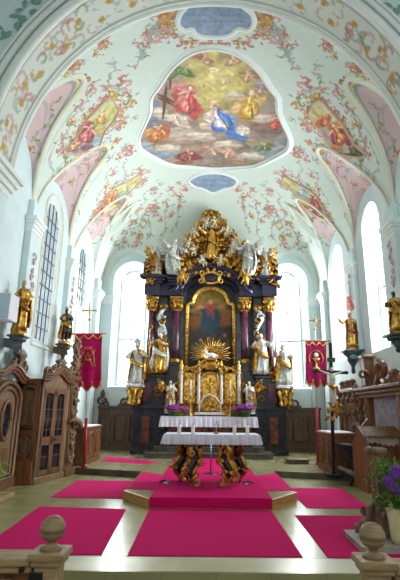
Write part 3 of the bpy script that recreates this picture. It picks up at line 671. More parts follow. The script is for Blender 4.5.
# wall above the arch, facing the nave
n = 60; pts = arch_line(AY0, .0, n); vs = []; 
for p in pts: vs += [p, (p[0] * 1.9 if abs(p[0]) > 3 else p[0] * 1.9, AY0, 14.5 if p[2] > AZ + .4 else 14.5)]
pr.add(vs, [(2 * i, 2 * i + 2, 2 * i + 3, 2 * i + 1) for i in range(n)], False)
for sg in (-1, 1): pr.add([(sg * AA, AY0 + .01, AZ - .6), (sg * 5.6, AY0 + .01, AZ - .6), (sg * 5.6, AY0 + .01, 14.5), (sg * 4.9, AY0 + .01, 14.5)], [(0, 1, 2, 3)], False)
struct(pr.build('wall_front', M['wall']))
orn = MB()
for sg in (-1, 1):
    for i in range(14):
        a = PI * .5 + sg * (.68 + i * .03); rr = 1.13 + .025 * math.sin(i * 1.7)
        x, z = AA * rr * math.cos(a), AZ + AB * rr * math.sin(a)
        orn.leaf(x, AY0 - .02, z, .24, .1, random.uniform(0, 6.28), .02); orn.leaf(x, AY0 - .02, z, .2, .1, random.uniform(0, 6.28), .02)
struct(orn.build('trim_7', M['greenpaint'] if 'greenpaint' in M else mat('green_stucco', (110, 156, 140), (140, 176, 160), 20, .8)))

# ---- floors
f = MB(); f.box(0, 12.6, -.05, 10.6, 13.8, .1); struct(f.build('floor_chancel', M['floor']))
f = MB(); f.box(0, 5.98, -.05, 10.6, .5, .102); f.box(0, 5.74, -.16, 10.6, .06, .2); struct(f.build('trim_8', M['edge']))
f = MB(); f.box(0, .5, -.25, 10.6, 10.5, .1); struct(f.build('floor_nave', M['floor']))
ZS = .17
f = MB(); f.prism([(-1.78, 9.95), (-1.2, 9.08), (1.12, 9.08), (1.7, 9.95), (1.75, 13.35), (5.2, 12.35), (5.2, YE + .2), (-5.2, YE + .2), (-5.2, 14.1), (-1.85, 12.95)], .004, ZS, 'z'); struct(f.build('floor_sanctuary', M['floor']))
f = MB()
for (a, b) in [((-1.79, 9.93), (-1.17, 9.07)), ((1.10, 9.07), (1.71, 9.93)), ((-1.17, 9.07), (1.1, 9.07))]:
    a, b = Vector((a[0], a[1], 0)), Vector((b[0], b[1], 0)); m = frame(a, b - a); l = (b - a).length
    q = MB(m); q.box(l / 2, -.008, ZS / 2 - .01, l, .02, ZS - .025); q.box(l / 2, 0, ZS - .012, l, .06, .025); f.v += q.v; o_ = len(f.v) - len(q.v); f.f += [tuple(i + o_ for i in x) for x in q.f]; f.sm += q.sm
struct(f.build('trim_9', M['honey']))
f = MB(); f.prism([(-1.87, 12.92), (-1.87, 12.95), (-5.2, 14.11), (-5.2, 14.08)], .005, ZS - .005, 'z'); f.prism([(1.77, 13.31), (1.77, 13.34), (5.2, 12.35), (5.2, 12.32)], .005, ZS - .005, 'z'); struct(f.build('trim_10', M['stone_dark']))
f = MB()
for (x0, x1, y0, z) in [(-2.28, 2.2, 16.25, .17), (-2.0, 1.95, 16.75, .34)]:
    f.prism([(x0, y0 + .25), (x0 + .22, y0), (x1 - .22, y0), (x1, y0 + .25), (x1, 18.0), (x0, 18.0)], z + .002, z + .14, 'z')
    f.prism([(x0 - .03, y0 + .24), (x0 + .2, y0 - .03), (x1 - .2, y0 - .03), (x1 + .03, y0 + .24), (x1 + .03, 18.0), (x0 - .03, 18.0)], z + .14, z + .17, 'z')
struct(f.build('trim_11', M['stone_dark']))

# ---- wainscot on the back wall
w = MB()
for (x0, x1) in ((-4.6, -2.75), (2.75, 4.6)):
    w.box((x0 + x1) / 2, YE - .1, ZS + .82, x1 - x0, .14, 1.64); w.box((x0 + x1) / 2, YE - .13, ZS + 1.7, x1 - x0 + .04, .22, .1); w.box((x0 + x1) / 2, YE - .14, ZS + .1, x1 - x0, .2, .2)
    for k in range(3):
        cx = x0 + (x1 - x0) * (k + .5) / 3; hw = (x1 - x0) / 6 - .09
        w.tube([(cx - hw, YE - .18, ZS + .4), (cx + hw, YE - .18, ZS + .4), (cx + hw, YE - .18, ZS + 1.3)] + [(cx + hw * math.cos(a), YE - .18, ZS + 1.3 + .15 * math.sin(a)) for a in (.5, 1.0, 1.57, 2.1, 2.6)] + [(cx - hw, YE - .18, ZS + 1.3), (cx - hw, YE - .18, ZS + .4)], .03, 5)
struct(w.build('baseboard_back', M['oak_dark']))

# ================================================================= FIGURES
def statue(name, label, loc, h, rz, robe, cloak, skin, hair='oak_dark', armR=((-.17, -.05, .66), (-.12, -.16, .62)), armL=((.17, -.03, .66), (.1, -.15, .70)), hat=None, sway=.03, prop=None, wings=None, beard=False, group=None, cat='statue', base=None, seed=1, prop_mat='gold', legs=False, fold=.13, wide=1.0):
    root = thing(name, label, cat, loc, rz, group); m = Matrix.Translation(Vector(loc)) @ Matrix.Rotation(rz, 4, 'Z') @ Matrix.Diagonal((h * wide, h * wide, h, 1))
    S = lambda z: sway * math.sin((z - .1) * PI * 1.25)
    b = MB(m); hx = S(.93)
    tor = [(.46, .075), (.56, .082), (.66, .08), (.74, .098), (.79, .088), (.825, .05), (.85, .034), (.885, .032)]
    b.tube([(S(z), 0, z) for z, r in tor], [r for z, r in tor], 14, .72, (0, 1, 0))
    b.ell((hx, -.008, .935), (.043, .052, .06), 14, 10); b.ell((hx, -.03, .9), (.026, .026, .022)); b.ell((hx, -.06, .93), (.009, .014, .016), 8, 6); b.ell((hx, -.05, .95), (.03, .012, .009), 8, 6)
    b.ell((hx, -.052, .908), (.014, .01, .006), 8, 6)
    for s in (-1, 1):
        b.ell((hx + s * .044, .0, .932), (.008, .014, .02), 8, 6)
        b.tube([(s * .05 + S(.5), 0, .5), (s * .055 + S(.3), -.02 if s > 0 else .0, .28), (s * .05, 0, .05)], [.065, .045, .03], 10); b.ell((s * .05, -.03, .022), (.026, .055, .02), 10, 6)
    for s, (el, ha) in ((-1, armR), (1, armL)):
        sh = Vector((s * .095 + S(.78), 0, .785)); el = Vector(el); ha = Vector(ha)
        b.ell(tuple(sh), (.04, .036, .036), 10, 8); b.tube([tuple(sh), tuple(sh.lerp(el, .5)), tuple(el), tuple(el.lerp(ha, .5)), tuple(ha)], [.036, .034, .028, .026, .018], 10)
        d = (ha - el).normalized(); side_ = d.cross(Vector((0, 1, 0)));  side_ = side_.normalized() if side_.length > .1 else Vector((1, 0, 0)); nn = d.cross(side_)
        pc = ha + d * .022
        b.tube([tuple(ha), tuple(pc), tuple(pc + d * .015)], [.017, .021, .017], 8, .6)
        for k, (o, l) in enumerate(((-.015, .034), (-.005, .041), (.005, .038), (.015, .03))):
            p = pc + d * .01 + side_ * o; b.tube([tuple(p), tuple(p + d * l * .6), tuple(p + d * l + nn * .014)], [.0058, .0055, .0045], 6)
        b.tube([tuple(ha + side_ * .012), tuple(ha + side_ * .03 + d * .012), tuple(ha + side_ * .034 + d * .03)], [.007, .0065, .005], 6)
    b.build('body', M[skin], root, voxel=.0085 * h)
    rd = random.Random(seed); p1, p2 = rd.uniform(0, 6), rd.uniform(0, 6)
    def fold_fn(r, z, a):
        k = max(0, 1 - z / .75); am = fold * (.25 + k)
        rr = r * (1 + am * math.sin(7 * a + p1 + 3 * z) + am * .6 * math.sin(12 * a + p2 - 5 * z)); return rr, S(z), 0
    g = MB(m); z0 = .27 if legs else .015
    prof = [(.15, z0), (.145, .1 + z0 * .6), (.135, .22 + z0 * .4), (.128, .34 + z0 * .2), (.122, .45), (.108, .54), (.1, .6), (.11, .68), (.12, .75), (.105, .79), (.07, .82), (.045, .84)]
    g.lathe(prof, seg=44, ey=.78, fn=fold_fn)
    for s, (el, ha) in ((-1, armR), (1, armL)):
        sh = Vector((s * .09 + S(.78), 0, .78)); el = Vector(el); ha = Vector(ha)
        g.tube([tuple(sh), tuple(el), tuple(el.lerp(ha, .6)), tuple(el.lerp(ha, .75) - Vector((0, 0, .01)))], [.05, .046, .054, .05], 12)
    g.build('robe', M[robe], root)
    if cloak:
        c = MB(m)
        def cf(r, z, a):
            k = max(0, 1 - z / .8); return r * (1 + .1 * (.3 + k) * math.sin(9 * a + p2 + 4 * z) + .18 * k * math.sin(3 * a + p1)), S(z) + .03 * k * math.sin(p1 * 3), 0
        c.lathe([(.17, .1), (.178, .25), (.172, .4), (.16, .52), (.15, .64), (.142, .74), (.115, .8), (.06, .845)], seg=40, ey=.86, fn=cf, arc=(-.55, PI + .75))
        # swag of drapery across the front
        pts = [(-.15 + S(.6), -.04, .66), (-.09 + S(.5), -.135, .56), (.02 + S(.45), -.15, .47), (.12, -.11, .42), (.17, -.02, .44)]
        for k in range(4): c.tube([(x, y, z - k * .03 + .03 * k * i / 4) for i, (x, y, z) in enumerate(pts)], [.018, .026, .03, .026, .016], 8)
        c.build('cloak', M[cloak], root)
    hr = MB(m); hr.ell((hx, .008, .952), (.049, .054, .052), 12, 8); hr.ell((hx, .03, .905), (.045, .03, .055), 12, 8)
    if beard: hr.ell((hx, -.045, .885), (.028, .022, .038), 10, 8)
    hr.build('hair', M[hair], root)
    if hat == 'mitre':
        q = MB(m)
        for y, k in ((-.03, 1), (.02, 1)):
            q.prism([(hx - .045, .965), (hx + .045, .965), (hx + .06, 1.03), (hx, 1.12), (hx - .06, 1.03)], y - .014, y + .014)
        q.build('mitre', M['silver'], root)
    if hat == 'crown':
        q = MB(m); q.lathe([(.05, 0), (.052, .02), (.06, .05), (.05, .05), (.045, .0)], (hx, 0, .975), 12)
        for i in range(6): q.ell((hx + .056 * math.cos(i), .056 * math.sin(i), 1.03 + .0), .012, 6, 4)
        q.build('crown', M['gold'], root)
    if hat == 'halo':
        q = MB(m); q.tube([(hx + .085 * math.cos(i * PI / 10), .03, .95 + .085 * math.sin(i * PI / 10)) for i in range(21)], .007, 5); q.build('halo', M['gold'], root)
    if prop:
        q = MB(m); side_ = 1 if prop[1] == 'L' else -1; ha = Vector(armL[1] if side_ > 0 else armR[1])
        if prop[0] == 'crozier':
            q.tube([(ha.x, ha.y - .03, .03), (ha.x, ha.y - .03, 1.05)], .011, 8); q.scroll(ha.x - side_ * .05 * 0, ha.y - .03, 1.1, .055, -PI / 2, 1.2, -side_, .012, 1); q.build('crozier', M[prop_mat], root)
        elif prop[0] == 'staff':
            q.tube([(ha.x, ha.y - .03, .02), (ha.x + .02 * side_, ha.y - .03, 1.12)], .01, 8); q.ell((ha.x + .02 * side_, ha.y - .03, 1.14), .02, 8, 6); q.build('staff', M[prop_mat], root)
        elif prop[0] == 'book':
            q.box(ha.x, ha.y - .03, ha.z + .03, .09, .035, .12, .006); q.build('book', M[prop_mat], root)
        elif prop[0] == 'child':
            q.tube([(ha.x, ha.y - .03, ha.z - .02), (ha.x, ha.y - .04, ha.z + .06), (ha.x, ha.y - .04, ha.z + .1)], [.04, .045, .025], 10); q.ell((ha.x, ha.y - .05, ha.z + .135), (.03, .033, .036), 10, 8)
            for s in (-1, 1):
                q.tube([(ha.x + s * .03, ha.y - .04, ha.z + .08), (ha.x + s * .07, ha.y - .07, ha.z + .06), (ha.x + s * .08, ha.y - .1, ha.z + .09)], [.018, .015, .012], 8); q.tube([(ha.x + s * .025, ha.y - .04, ha.z - .01), (ha.x + s * .035, ha.y - .1, ha.z - .03), (ha.x + s * .03, ha.y - .1, ha.z - .1)], [.024, .02, .014], 8)
            q.build('carved_child', M[prop_mat], root, voxel=.008 * h)
        elif prop[0] == 'flag':
            q.tube([(ha.x, ha.y, .3), (ha.x + .05, ha.y, 1.32)], .01, 8); q.build('flag_staff', M['gold'], root)
            q = MB(m); vs = []; fs = []
            for i in range(9):
                for k in range(4): vs.append((ha.x - .06 + .18 * (k / 3) + .03 * math.sin(i * .9) * k / 3, ha.y - .02 - .03 * math.sin(k * 2 + i * .5), 1.04 + .05 * i))
            for i in range(8):
                for k in range(3): fs.append((i * 4 + k, i * 4 + k + 1, i * 4 + 5 + k, i * 4 + 4 + k))
            q.add(vs, fs, True); q.build('flag_cloth', M['flag'], root)
    if wings:
        for s in (-1, 1):
            q = MB(m)
            for k in range(7):
                a = .25 + k * .2; l = .42 - k * .03; x0, z0_ = s * (.05 + .02 * k), .74 - .012 * k
                q.tube([(x0, .07, z0_), (x0 + s * l * .5 * math.cos(a - .5), .1, z0_ + l * .5 * math.sin(1.35 - a)), (x0 + s * l * math.cos(a - .4) * .9, .11, z0_ + l * math.sin(1.1 - a))], [.02, .034, .01], 6, .35, (0, 1, 0))
            q.build('wing', M[wings], root)
    if base:
        q = MB(m); q.lathe([(.17, -.06), (.18, -.05), (.17, -.03), (.155, -.01), (.15, .012), (.0, .014)], seg=20, ey=.85)
        for i in range(7): q.ell((.12 * math.cos(i * .9), .1 * math.sin(i * .9), -.01), (.06, .05, .03), 10, 6)
        q.build('plinth', M[base], root)
    return root
def putto(name, label, loc, h, rz, skin, wing, pose=0, group=None, cloth=None):
    root = thing(name, label, 'angel figure', loc, rz, group); m = Matrix.Translation(Vector(loc)) @ Matrix.Rotation(rz, 4, 'Z') @ Matrix.Rotation([0, .35, -.4, .2][pose % 4], 4, 'Y') @ Matrix.Scale(h, 4)
    b = MB(m); b.tube([(0, 0, .3), (0, -.02, .42), (0, 0, .58), (0, 0, .68), (0, 0, .74)], [.12, .14, .125, .09, .05], 14, .85, (0, 1, 0)); b.ell((0, -.01, .85), (.105, .115, .12), 14, 10); b.ell((0, -.12, .83), (.02, .025, .025), 8, 6)
    b.ell((-.05, -.1, .8), .035, 8, 6); b.ell((.05, -.1, .8), .035, 8, 6)
    up = [(.3, .75), (.32, .5), (.28, .9), (.34, .6)][pose % 4]
    for s in (-1, 1):
        ux, uz = up if s > 0 else (up[0], 1.25 - up[1]); el = (s * .24, -.06, (.6 + uz) / 2); ha = (s * ux, -.14, uz)
        b.tube([(s * .1, 0, .64), el, ha], [.06, .05, .034], 10)
        for k in range(4): b.tube([ha, (ha[0] + s * .04, ha[1] - .02, ha[2] + .02 * (k - 1.5)), (ha[0] + s * .07, ha[1] - .04, ha[2] + .024 * (k - 1.5))], [.017, .013, .011], 6)
        b.tube([ha, (ha[0] + s * .01, ha[1] - .05, ha[2] + .03)], [.016, .012], 6)
        kx = s * (.14 if (pose + s) % 2 else .1); b.tube([(s * .06, 0, .32), (kx, -.12, .2), (kx * .9, -.02, .03)], [.085, .065, .04], 10); b.ell((kx * .9, -.05, .0), (.035, .06, .028), 8, 6)
    b.build('body', M[skin], root, voxel=.016 * h)
    hr = MB(m)
    for i in range(14): hr.ell((.085 * math.cos(i * 2.4), .03 + .075 * math.sin(i * 2.4), .88 + .07 * ((i * .37) % 1)), .045, 8, 6)
    hr.build('hair', M['gold_dark'], root)
    for s in (-1, 1):
        q = MB(m)
        for k in range(5): q.tube([(s * .04, .1, .6 - .02 * k), (s * (.2 + .02 * k), .14, .7 - .06 * k), (s * (.38 - .02 * k), .15, .78 - .14 * k)], [.02, .05, .012], 6, .35, (0, 1, 0))
        q.build('wing', M[wing], root)
    if cloth:
        q = MB(m); q.tube([(-.16, 0, .42), (-.06, -.14, .36), (.06, -.15, .33), (.16, -.02, .36), (.26, .05, .24), (.3, .03, .1)], [.04, .06, .06, .05, .06, .02], 8); q.build('loincloth', M[cloth], root)
    return root

# ================================================================= HIGH ALTAR
YA = 18.3
retable = thing('high_altar_retable', 'tall dark marble altar retable with rose columns, gilded ornament and arched altarpiece', 'altar', (0, 18.9, ZS))
def spine(px, py, y=YA): return at(px, py, y=y)
b = MB()   # back body
b.prism([(-2.2, ZS), (2.2, ZS), (2.25, 6.2), (2.0, 7.6), (1.5, 8.6), (1.0, 9.4), (-1.0, 9.4), (-1.5, 8.6), (-2.0, 7.6), (-2.25, 6.2)], 18.95, 19.3)
b.box(-1.98, 18.7, 4.5, .34, .5, 4.0); b.box(1.98, 18.7, 4.5, .34, .5, 4.0)
b.build('back_body', M['marble_grey'], retable)
b = MB()
for s in (-1, 1):
    b.box(s * 1.16, 18.72, 4.9, .22, .3, 4.4, .02); b.box(s * 2.3, 18.85, 4.7, .42, .3, 3.4)
b.build('pilasters', M['marble_grey'], retable)
for s in (-1, 1):      # pedestals
    b = MB(); b.box(s * 2.3, 18.35, 1.0, 1.2, 1.3, 1.66); b.box(s * 2.3, 18.35, .26, 1.3, 1.42, .2, .03); b.box(s * 2.32, 18.35, 1.85, 1.36, 1.46, .14, .03)
    b.box(s * 2.25, 18.4, 2.45, .9, 1.1, 1.1); b.box(s * 2.25, 18.4, 3.05, 1.06, 1.3, .14, .03); b.box(s * 1.5, 18.5, 2.6, .7, .8, 2.0); b.box(s * 1.5, 18.45, 3.55, .74, .8, .12, .02)
    ped = b.build('pedestal', M['marble_dark'], retable)
    b = MB(); b.box(s * 2.42, 17.84, 2.45, .32, .03, .72, .01); b.build('upper_marble_panel', M['marble_rose'], ped)
    b = MB(); b.box(s * 2.42, 17.69, 1.05, .3, .03, .95, .01); b.build('lower_marble_panel', M['marble_red'], ped)
    b = MB(); gx = s * 2.0
    b.scroll(gx, 17.82, 2.55, .2, 0, 1.1, 1, .05); b.scroll(gx, 17.82, 2.2, .14, PI, 1.1, -1, .04); b.leaf(gx, 17.8, 2.8, .3, .2, -PI / 2, .05); b.build('gilt_ornament', M['gold_dark'], ped)
for x, zb in ((-2.43, 3.12), (-1.41, 3.6), (1.41, 3.6), (2.43, 3.12)):
    y = YA if abs(x) > 2 else YA - .05; b = MB()
    zt = 5.72; b.lathe([(.165, zb + .16), (.17, zb + .6), (.168, (zb + zt) / 2), (.145, zt)], (x, y, 0), 20); sh = b.build('column_shaft', M['marble_rose'], retable)
    b = MB(); b.lathe([(.24, zb), (.24, zb + .05), (.21, zb + .08), (.22, zb + .12), (.18, zb + .17)], (x, y, 0), 20); b.build('column_base', M['gold'], sh)
    b = MB(); b.lathe([(.15, zt), (.18, zt + .03), (.15, zt + .08), (.17, zt + .25), (.24, zt + .42), (.26, zt + .48)], (x, y, 0), 20); b.box(x, y, zt + .54, .54, .5, .1, .02)
    for k in range(10):
        a = k * PI / 5; c, sn = math.cos(a), math.sin(a)
        b.tube([(x + .16 * c, y + .16 * sn, zt + .06), (x + .2 * c, y + .2 * sn, zt + .2), (x + .28 * c, y + .28 * sn, zt + .26 + .12 * (k % 2)), (x + .26 * c, y + .26 * sn, zt + .2 + .12 * (k % 2))], [.05, .06, .045, .02], 6)
    for s in (-1, 1): b.scroll(x + s * .2, y - .2, zt + .42, .09, PI / 2, 1.2, s, .03)
    b.build('capital', M['gold'], sh)
# entablature: two outer blocks, swept centre
for s in (-1, 1):
    b = MB()
    b.box(s * 1.92, 18.55, 6.5, 1.5, 1.0, .28, .02); b.box(s * 1.92, 18.6, 6.75, 1.4, .9, .26); 
    for k, (ex, z) in enumerate([(.05, 6.9), (.14, 7.0), (.24, 7.1)]): b.box(s * 2.35, 18.4, z, .6 + ex * 2, .9 + ex * 2, .1, .02); b.box(s * 1.4, 18.45, z - .06, .6 + ex, .9 + ex * 2, .1, .02); b.box(s * 1.88, 18.7, z - .04, .7, .7, .1)
    b.box(s * 2.43, 18.3, 6.6, .62, .7, .5); b.prism([(s * 2.8, 7.12), (s * 2.98, 7.24), (s * 2.9, 7.0), (s * 2.6, 6.9)], 17.8, 18.7)
    b.box(s * 2.35, 18.5, 7.5, 1.0, .8, .7, .05); b.prism([(s * 1.9, 7.15), (s * 2.9, 7.15), (s * 2.75, 7.6), (s * 2.6, 7.95), (s * 2.2, 7.9), (s * 1.95, 7.6)], 18.1, 18.9)
    b.build('entablature_block', M['marble_blue'], retable)
b = MB()
for r0, th, dy in ((1.32, .14, 0), (1.48, .09, .1)):
    b.tube([(-1.75, 18.2 - dy, 6.55), (-1.5, 18.2 - dy, 6.62)] + [(r0 * math.cos(PI - a) * .98, 18.2 - dy, 6.6 + (r0 - .45) * math.sin(a)) for a in np.linspace(.12, PI - .12, 24)] + [(1.5, 18.2 - dy, 6.62), (1.75, 18.2 - dy, 6.55)], th, 8, 1.3, (0, 0, 1))
b.prism([(-1.4, 6.5), (-1.2, 7.1), (-.7, 7.55), (0, 7.75), (.7, 7.55), (1.2, 7.1), (1.4, 6.5), (1.15, 6.5), (.9, 6.9), (.4, 7.15), (-.4, 7.15), (-.9, 6.9), (-1.15, 6.5)], 18.3, 18.8)
b.build('arched_cornice', M['marble_blue'], retable)
# cartouche above the picture
b = MB(); b.ell((0, 18.05, 7.12), (.34, .06, .19), 18, 8); b.build('cartouche_panel', M['marble_blue'], retable)
b = MB(); b.tube([(.38 * math.cos(a), 18.02, 7.12 + .24 * math.sin(a)) for a in np.linspace(0, 2 * PI, 25)], .055, 6)
for s in (-1, 1): b.scroll(s * .42, 18.0, 7.0, .16, PI / 2, 1.1, s, .05); b.scroll(s * .36, 18.0, 7.34, .12, -PI / 2, 1.1, s, .04); b.leaf(s * .1, 17.98, 7.34, .22, .12, PI / 2 - s * .3, .05)
b.build('cartouche_frame', M['gold_pale'], retable)
# altarpiece picture
pw, zb0, zsp = .93, 2.9, 6.0
def pic_outline(w, z0, zs, top, n=14):
    o = [(-w, z0), (-w, zs), (-w * .93, zs + .12), (-w * .78, zs + .16)]
    o += [(w * .74 * math.cos(PI - PI * i / n), zs + .2 + top * math.sin(PI * i / n)) for i in range(n + 1)]
    return o + [(w * .78, zs + .16), (w * .93, zs + .12), (w, zs), (w, z0)]
po = pic_outline(pw, zb0, zsp, .55); ni, nj = 70, 150
X, Zz = np.meshgrid(np.linspace(-pw, pw, ni), np.linspace(zb0, 6.8, nj), indexing='ij'); PP = np.stack([X, np.full_like(X, 18.62), Zz], -1).reshape(-1, 3); x, z = PP[:, 0], PP[:, 2]
PC = np.tile(L3(46, 40, 30), (len(PP), 1))
def pb(cx, cz, rx, rz_, c, soft=.5, a=1.0):
    r = np.sqrt(((x - cx) / rx) ** 2 + ((z - cz) / rz_) ** 2) + (vnoise(x + 5, z, 6, 4) - .5) * .5; k = (np.clip((1 - r) / soft, 0, 1) * a)[:, None]; PC[:] = PC * (1 - k) + L3(*c) * k
pb(0, 6.3, 1.1, .9, (128, 104, 40)); pb(0, 5.8, .8, .8, (150, 112, 44)); pb(-.6, 5.4, .4, .5, (112, 72, 34)); pb(.6, 5.5, .4, .5, (128, 74, 30)); pb(0, 4.9, .9, .35, (60, 52, 40))
pb(0, 5.75, .28, .6, (150, 60, 52)); pb(-.26, 5.45, .2, .75, (28, 58, 82)); pb(.26, 5.45, .2, .75, (24, 62, 78)); pb(0, 5.2, .26, .55, (36, 60, 74)); pb(0, 6.22, .11, .13, (206, 160, 120)); pb(-.4, 6.0, .2, .07, (190, 130, 90)); pb(.4, 6.0, .2, .07, (180, 120, 80))
for i in range(10): pb(random.uniform(-.8, .8), random.uniform(3.4, 4.7), .2, .25, random.choice([(70, 36, 28), (40, 50, 40), (84, 62, 34), (30, 38, 50), (60, 70, 50)]))
for i in range(5): pb(random.uniform(-.8, .8), random.uniform(4.4, 4.9), .09, .1, (150, 106, 74))
PC *= (.75 + .5 * vnoise(x, z, 9, 8))[:, None]
og = grid_obj('altarpiece_picture', PP - np.array([0, 18.9, ZS]), ni, nj, PC, M['fresco'], inside(po, x, z)); og.parent = retable
b = MB(); b.tube([(a, 18.56, c) for a, c in pic_outline(pw + .05, zb0, zsp, .6)], .085, 8); b.tube([(a, 18.5, c) for a, c in pic_outline(pw + .09, zb0, zsp + .02, .64)], .04, 6)
for i in range(16):
    for s in (-1, 1): b.ell((s * (pw + .06), 18.48, 3.3 + i * .18), (.05, .03, .06), 8, 6)
b.build('picture_frame', M['gold_pale'], retable)
# carved shields between columns
for s in (-1, 1):
    b = MB(); x0 = s * 1.92
    b.tube([(x0 - s * .12, 18.3, 5.9), (x0 + s * .12, 18.2, 5.7), (x0 + s * .2, 18.15, 5.4), (x0 + s * .02, 18.1, 5.1), (x0 - s * .1, 18.15, 4.8), (x0 + s * .03, 18.2, 4.6)], [.04, .09, .1, .09, .07, .03], 8); b.scroll(x0 + s * .1, 18.1, 5.5, .16, 0, 1.2, s, .05); b.build('carved_volute', M['silver'], retable)
    b = MB(); b.scroll(x0 + s * .02, 18.05, 5.3, .14, PI, 1.2, -s, .05)
    for k in range(5): b.leaf(x0 + s * .05, 18.05, 5.0 - .1 * k, .25, .12, -PI / 2 + .7 * (k - 2), .05)
    for k in range(4): b.leaf(x0, 18.1, 5.8, .22, .12, PI / 2 + .6 * (k - 1.5), .05)
    b.build('gilt_foliage', M['gold_dark'], retable)
# crowning glory: gilded cloud, rays, crown
b = MB(); rd = random.Random(4)
def gl_w(z): return np.interp(z, [7.5, 8.0, 8.6, 9.2, 9.7, 10.1], [1.5, 1.4, 1.15, .85, .5, .3])
for i in range(170):
    z = rd.uniform(7.3, 9.7); w_ = gl_w(z) * 1.08; x0 = rd.uniform(-w_, w_); r = rd.uniform(.08, .19); b.ell((x0, 18.5 - rd.uniform(0, .4), z), (r, r * .7, r * .85), 10, 7)
b.ell((0, 18.7, 8.3), (1.3, .2, 1.2), 20, 12); b.build('cloud_glory', M['gold'], retable)
b = MB()
for i in range(46):
    a = -.35 + (PI + .7) * i / 45; l = 1.0 + .25 * (i % 3); x1, z1 = l * math.cos(a) * .95, 8.5 + l * math.sin(a); b.tube([(.5 * math.cos(a), 18.4, 8.5 + .5 * math.sin(a)), (x1, 18.35, z1)], [.03, .012], 5)
b.build('gilt_rays', M['gold_pale'], retable)
b = MB()
for i in range(150):
    z = rd.uniform(7.3, 9.8); w_ = gl_w(z); x0 = rd.choice((-1, 1)) * w_ * rd.uniform(.2, 1.1)
    if i % 2: b.leaf(x0, 18.22 - rd.uniform(0, .12), z, rd.uniform(.2, .36), .16, rd.uniform(0, 6.28), .08)
    else: b.scroll(x0, 18.2 - rd.uniform(0, .1), z, rd.uniform(.1, .17), rd.uniform(0, 6.28), 1.1, rd.choice((-1, 1)), .045)
b.build('gilt_leafwork', M['gold'], retable)
b = MB(); b.lathe([(.3, 9.75), (.34, 9.8), (.3, 9.9), (.36, 10.0), (.34, 10.05)], (0, 18.4, 0), 16)
for k in range(8):
    a = k * PI / 4; b.tube([(.34 * math.cos(a), 18.4 + .34 * math.sin(a), 10.0), (.4 * math.cos(a), 18.4 + .4 * math.sin(a), 10.15), (.15 * math.cos(a), 18.4 + .15 * math.sin(a), 10.3), (0, 18.4, 10.28)], [.05, .06, .05, .04], 6)
b.ell((0, 18.4, 10.36), .07, 10, 8); b.build('crown_top', M['gold'], retable)
for s in (-1, 1):
    b = MB()
    for k in range(9):
        z = 6.85 + k * .14; b.leaf(s * (2.7 - .03 * k), 17.86, z, .28, .18, rd.uniform(0, 6.28), .07); b.scroll(s * (2.25 + rd.uniform(-.45, .4)), 17.82, 7.1 + rd.uniform(-.2, .9), .15, rd.uniform(0, 6), 1.1, s, .045)
    b.lathe([(.1, 7.9), (.16, 8.0), (.1, 8.1), (.14, 8.2), (.2, 8.35), (.12, 8.42), (.0, 8.55)], (s * 2.6, 18.3, 0), 14)
    for k in range(6): b.leaf(s * 2.6, 18.05, 8.25, .26, .14, k * 1.05, .06)
    b.build('gilt_corner_ornament', M['gold_dark'], retable)
# figures of the crown
statue('seated_figure', 'large gilded robed figure with spread arms in the middle of the altar crown', (0, 18.0, 7.95), 1.55, 0, 'gold_pale', 'gold', 'ivory', 'gold_dark', armR=((-.2, -.06, .74), (-.3, -.14, .84)), armL=((.2, -.06, .72), (.3, -.14, .8)), beard=True, seed=3)
for s, ds in ((-1, 'left'), (1, 'right')):
    p = at(171 if s < 0 else 243, 287, y=17.85)
    statue('angel_statue', f'silver-white winged angel leaning on the {ds} side of the altar cornice', (s * 1.52, 17.75, 7.15), 1.62, s * -.35, 'silver', 'silver', 'ivory', 'gold_dark', armR=((-.2, -.1, .7), (-.3, -.16, .78)), armL=((.2, -.1, .66), (.28, -.16, .6)), wings='silver', sway=s * .06, seed=5 + s, fold=.2)
    putto('gilded_angel', f'small gilded angel kneeling below the cornice angel on the {ds} of the altar', (s * 1.28, 17.55, 6.7), .75, s * .3, 'gold', 'gold_pale', 1, None, 'gold_pale')
    statue('angel_statue', f'pale robed angel with gold cloak at the outer {ds} corner of the altar cornice', (s * 2.25, 17.9, 7.2), 1.25, s * -.2, 'silver', 'gold', 'ivory', 'gold_dark', armR=((-.18, -.1, .74), (-.24, -.16, .9)), armL=((.2, -.1, .7), (.3, -.12, .74)), wings='gold', seed=9 + s, fold=.2, prop=('staff', 'L' if s < 0 else 'R'))
for i, (x0, z, lab, pz) in enumerate([(-.75, 8.05, 'white cherub low on the left of the golden crown group', 0), (.8, 8.1, 'white cherub low on the right of the golden crown group', 1), (-.62, 8.9, 'white cherub high on the left of the golden crown group', 2), (.62, 8.95, 'white cherub high on the right of the golden crown group', 3), (.12, 9.35, 'topmost white cherub just beneath the altar crown', 0), (-.25, 7.6, 'white cherub at the bottom centre of the golden crown group, left of the inscription', 2), (-1.05, 8.35, 'white cherub at the outer left flank of the golden crown group', 1), (1.08, 8.4, 'white cherub at the outer right flank of the golden crown group', 2), (.34, 7.62, 'white cherub at the bottom centre of the golden crown group, right of the inscription', 3), (-.3, 9.3, 'white cherub near the crown top, left of the topmost one', 1)]):
    putto('cherub', lab, (x0, 17.95, z), .55, random.uniform(-.5, .5), 'ivory', 'silver' if i % 2 else 'gold_pale', pz, 'cherubs in the altar crown', 'gold_pale')

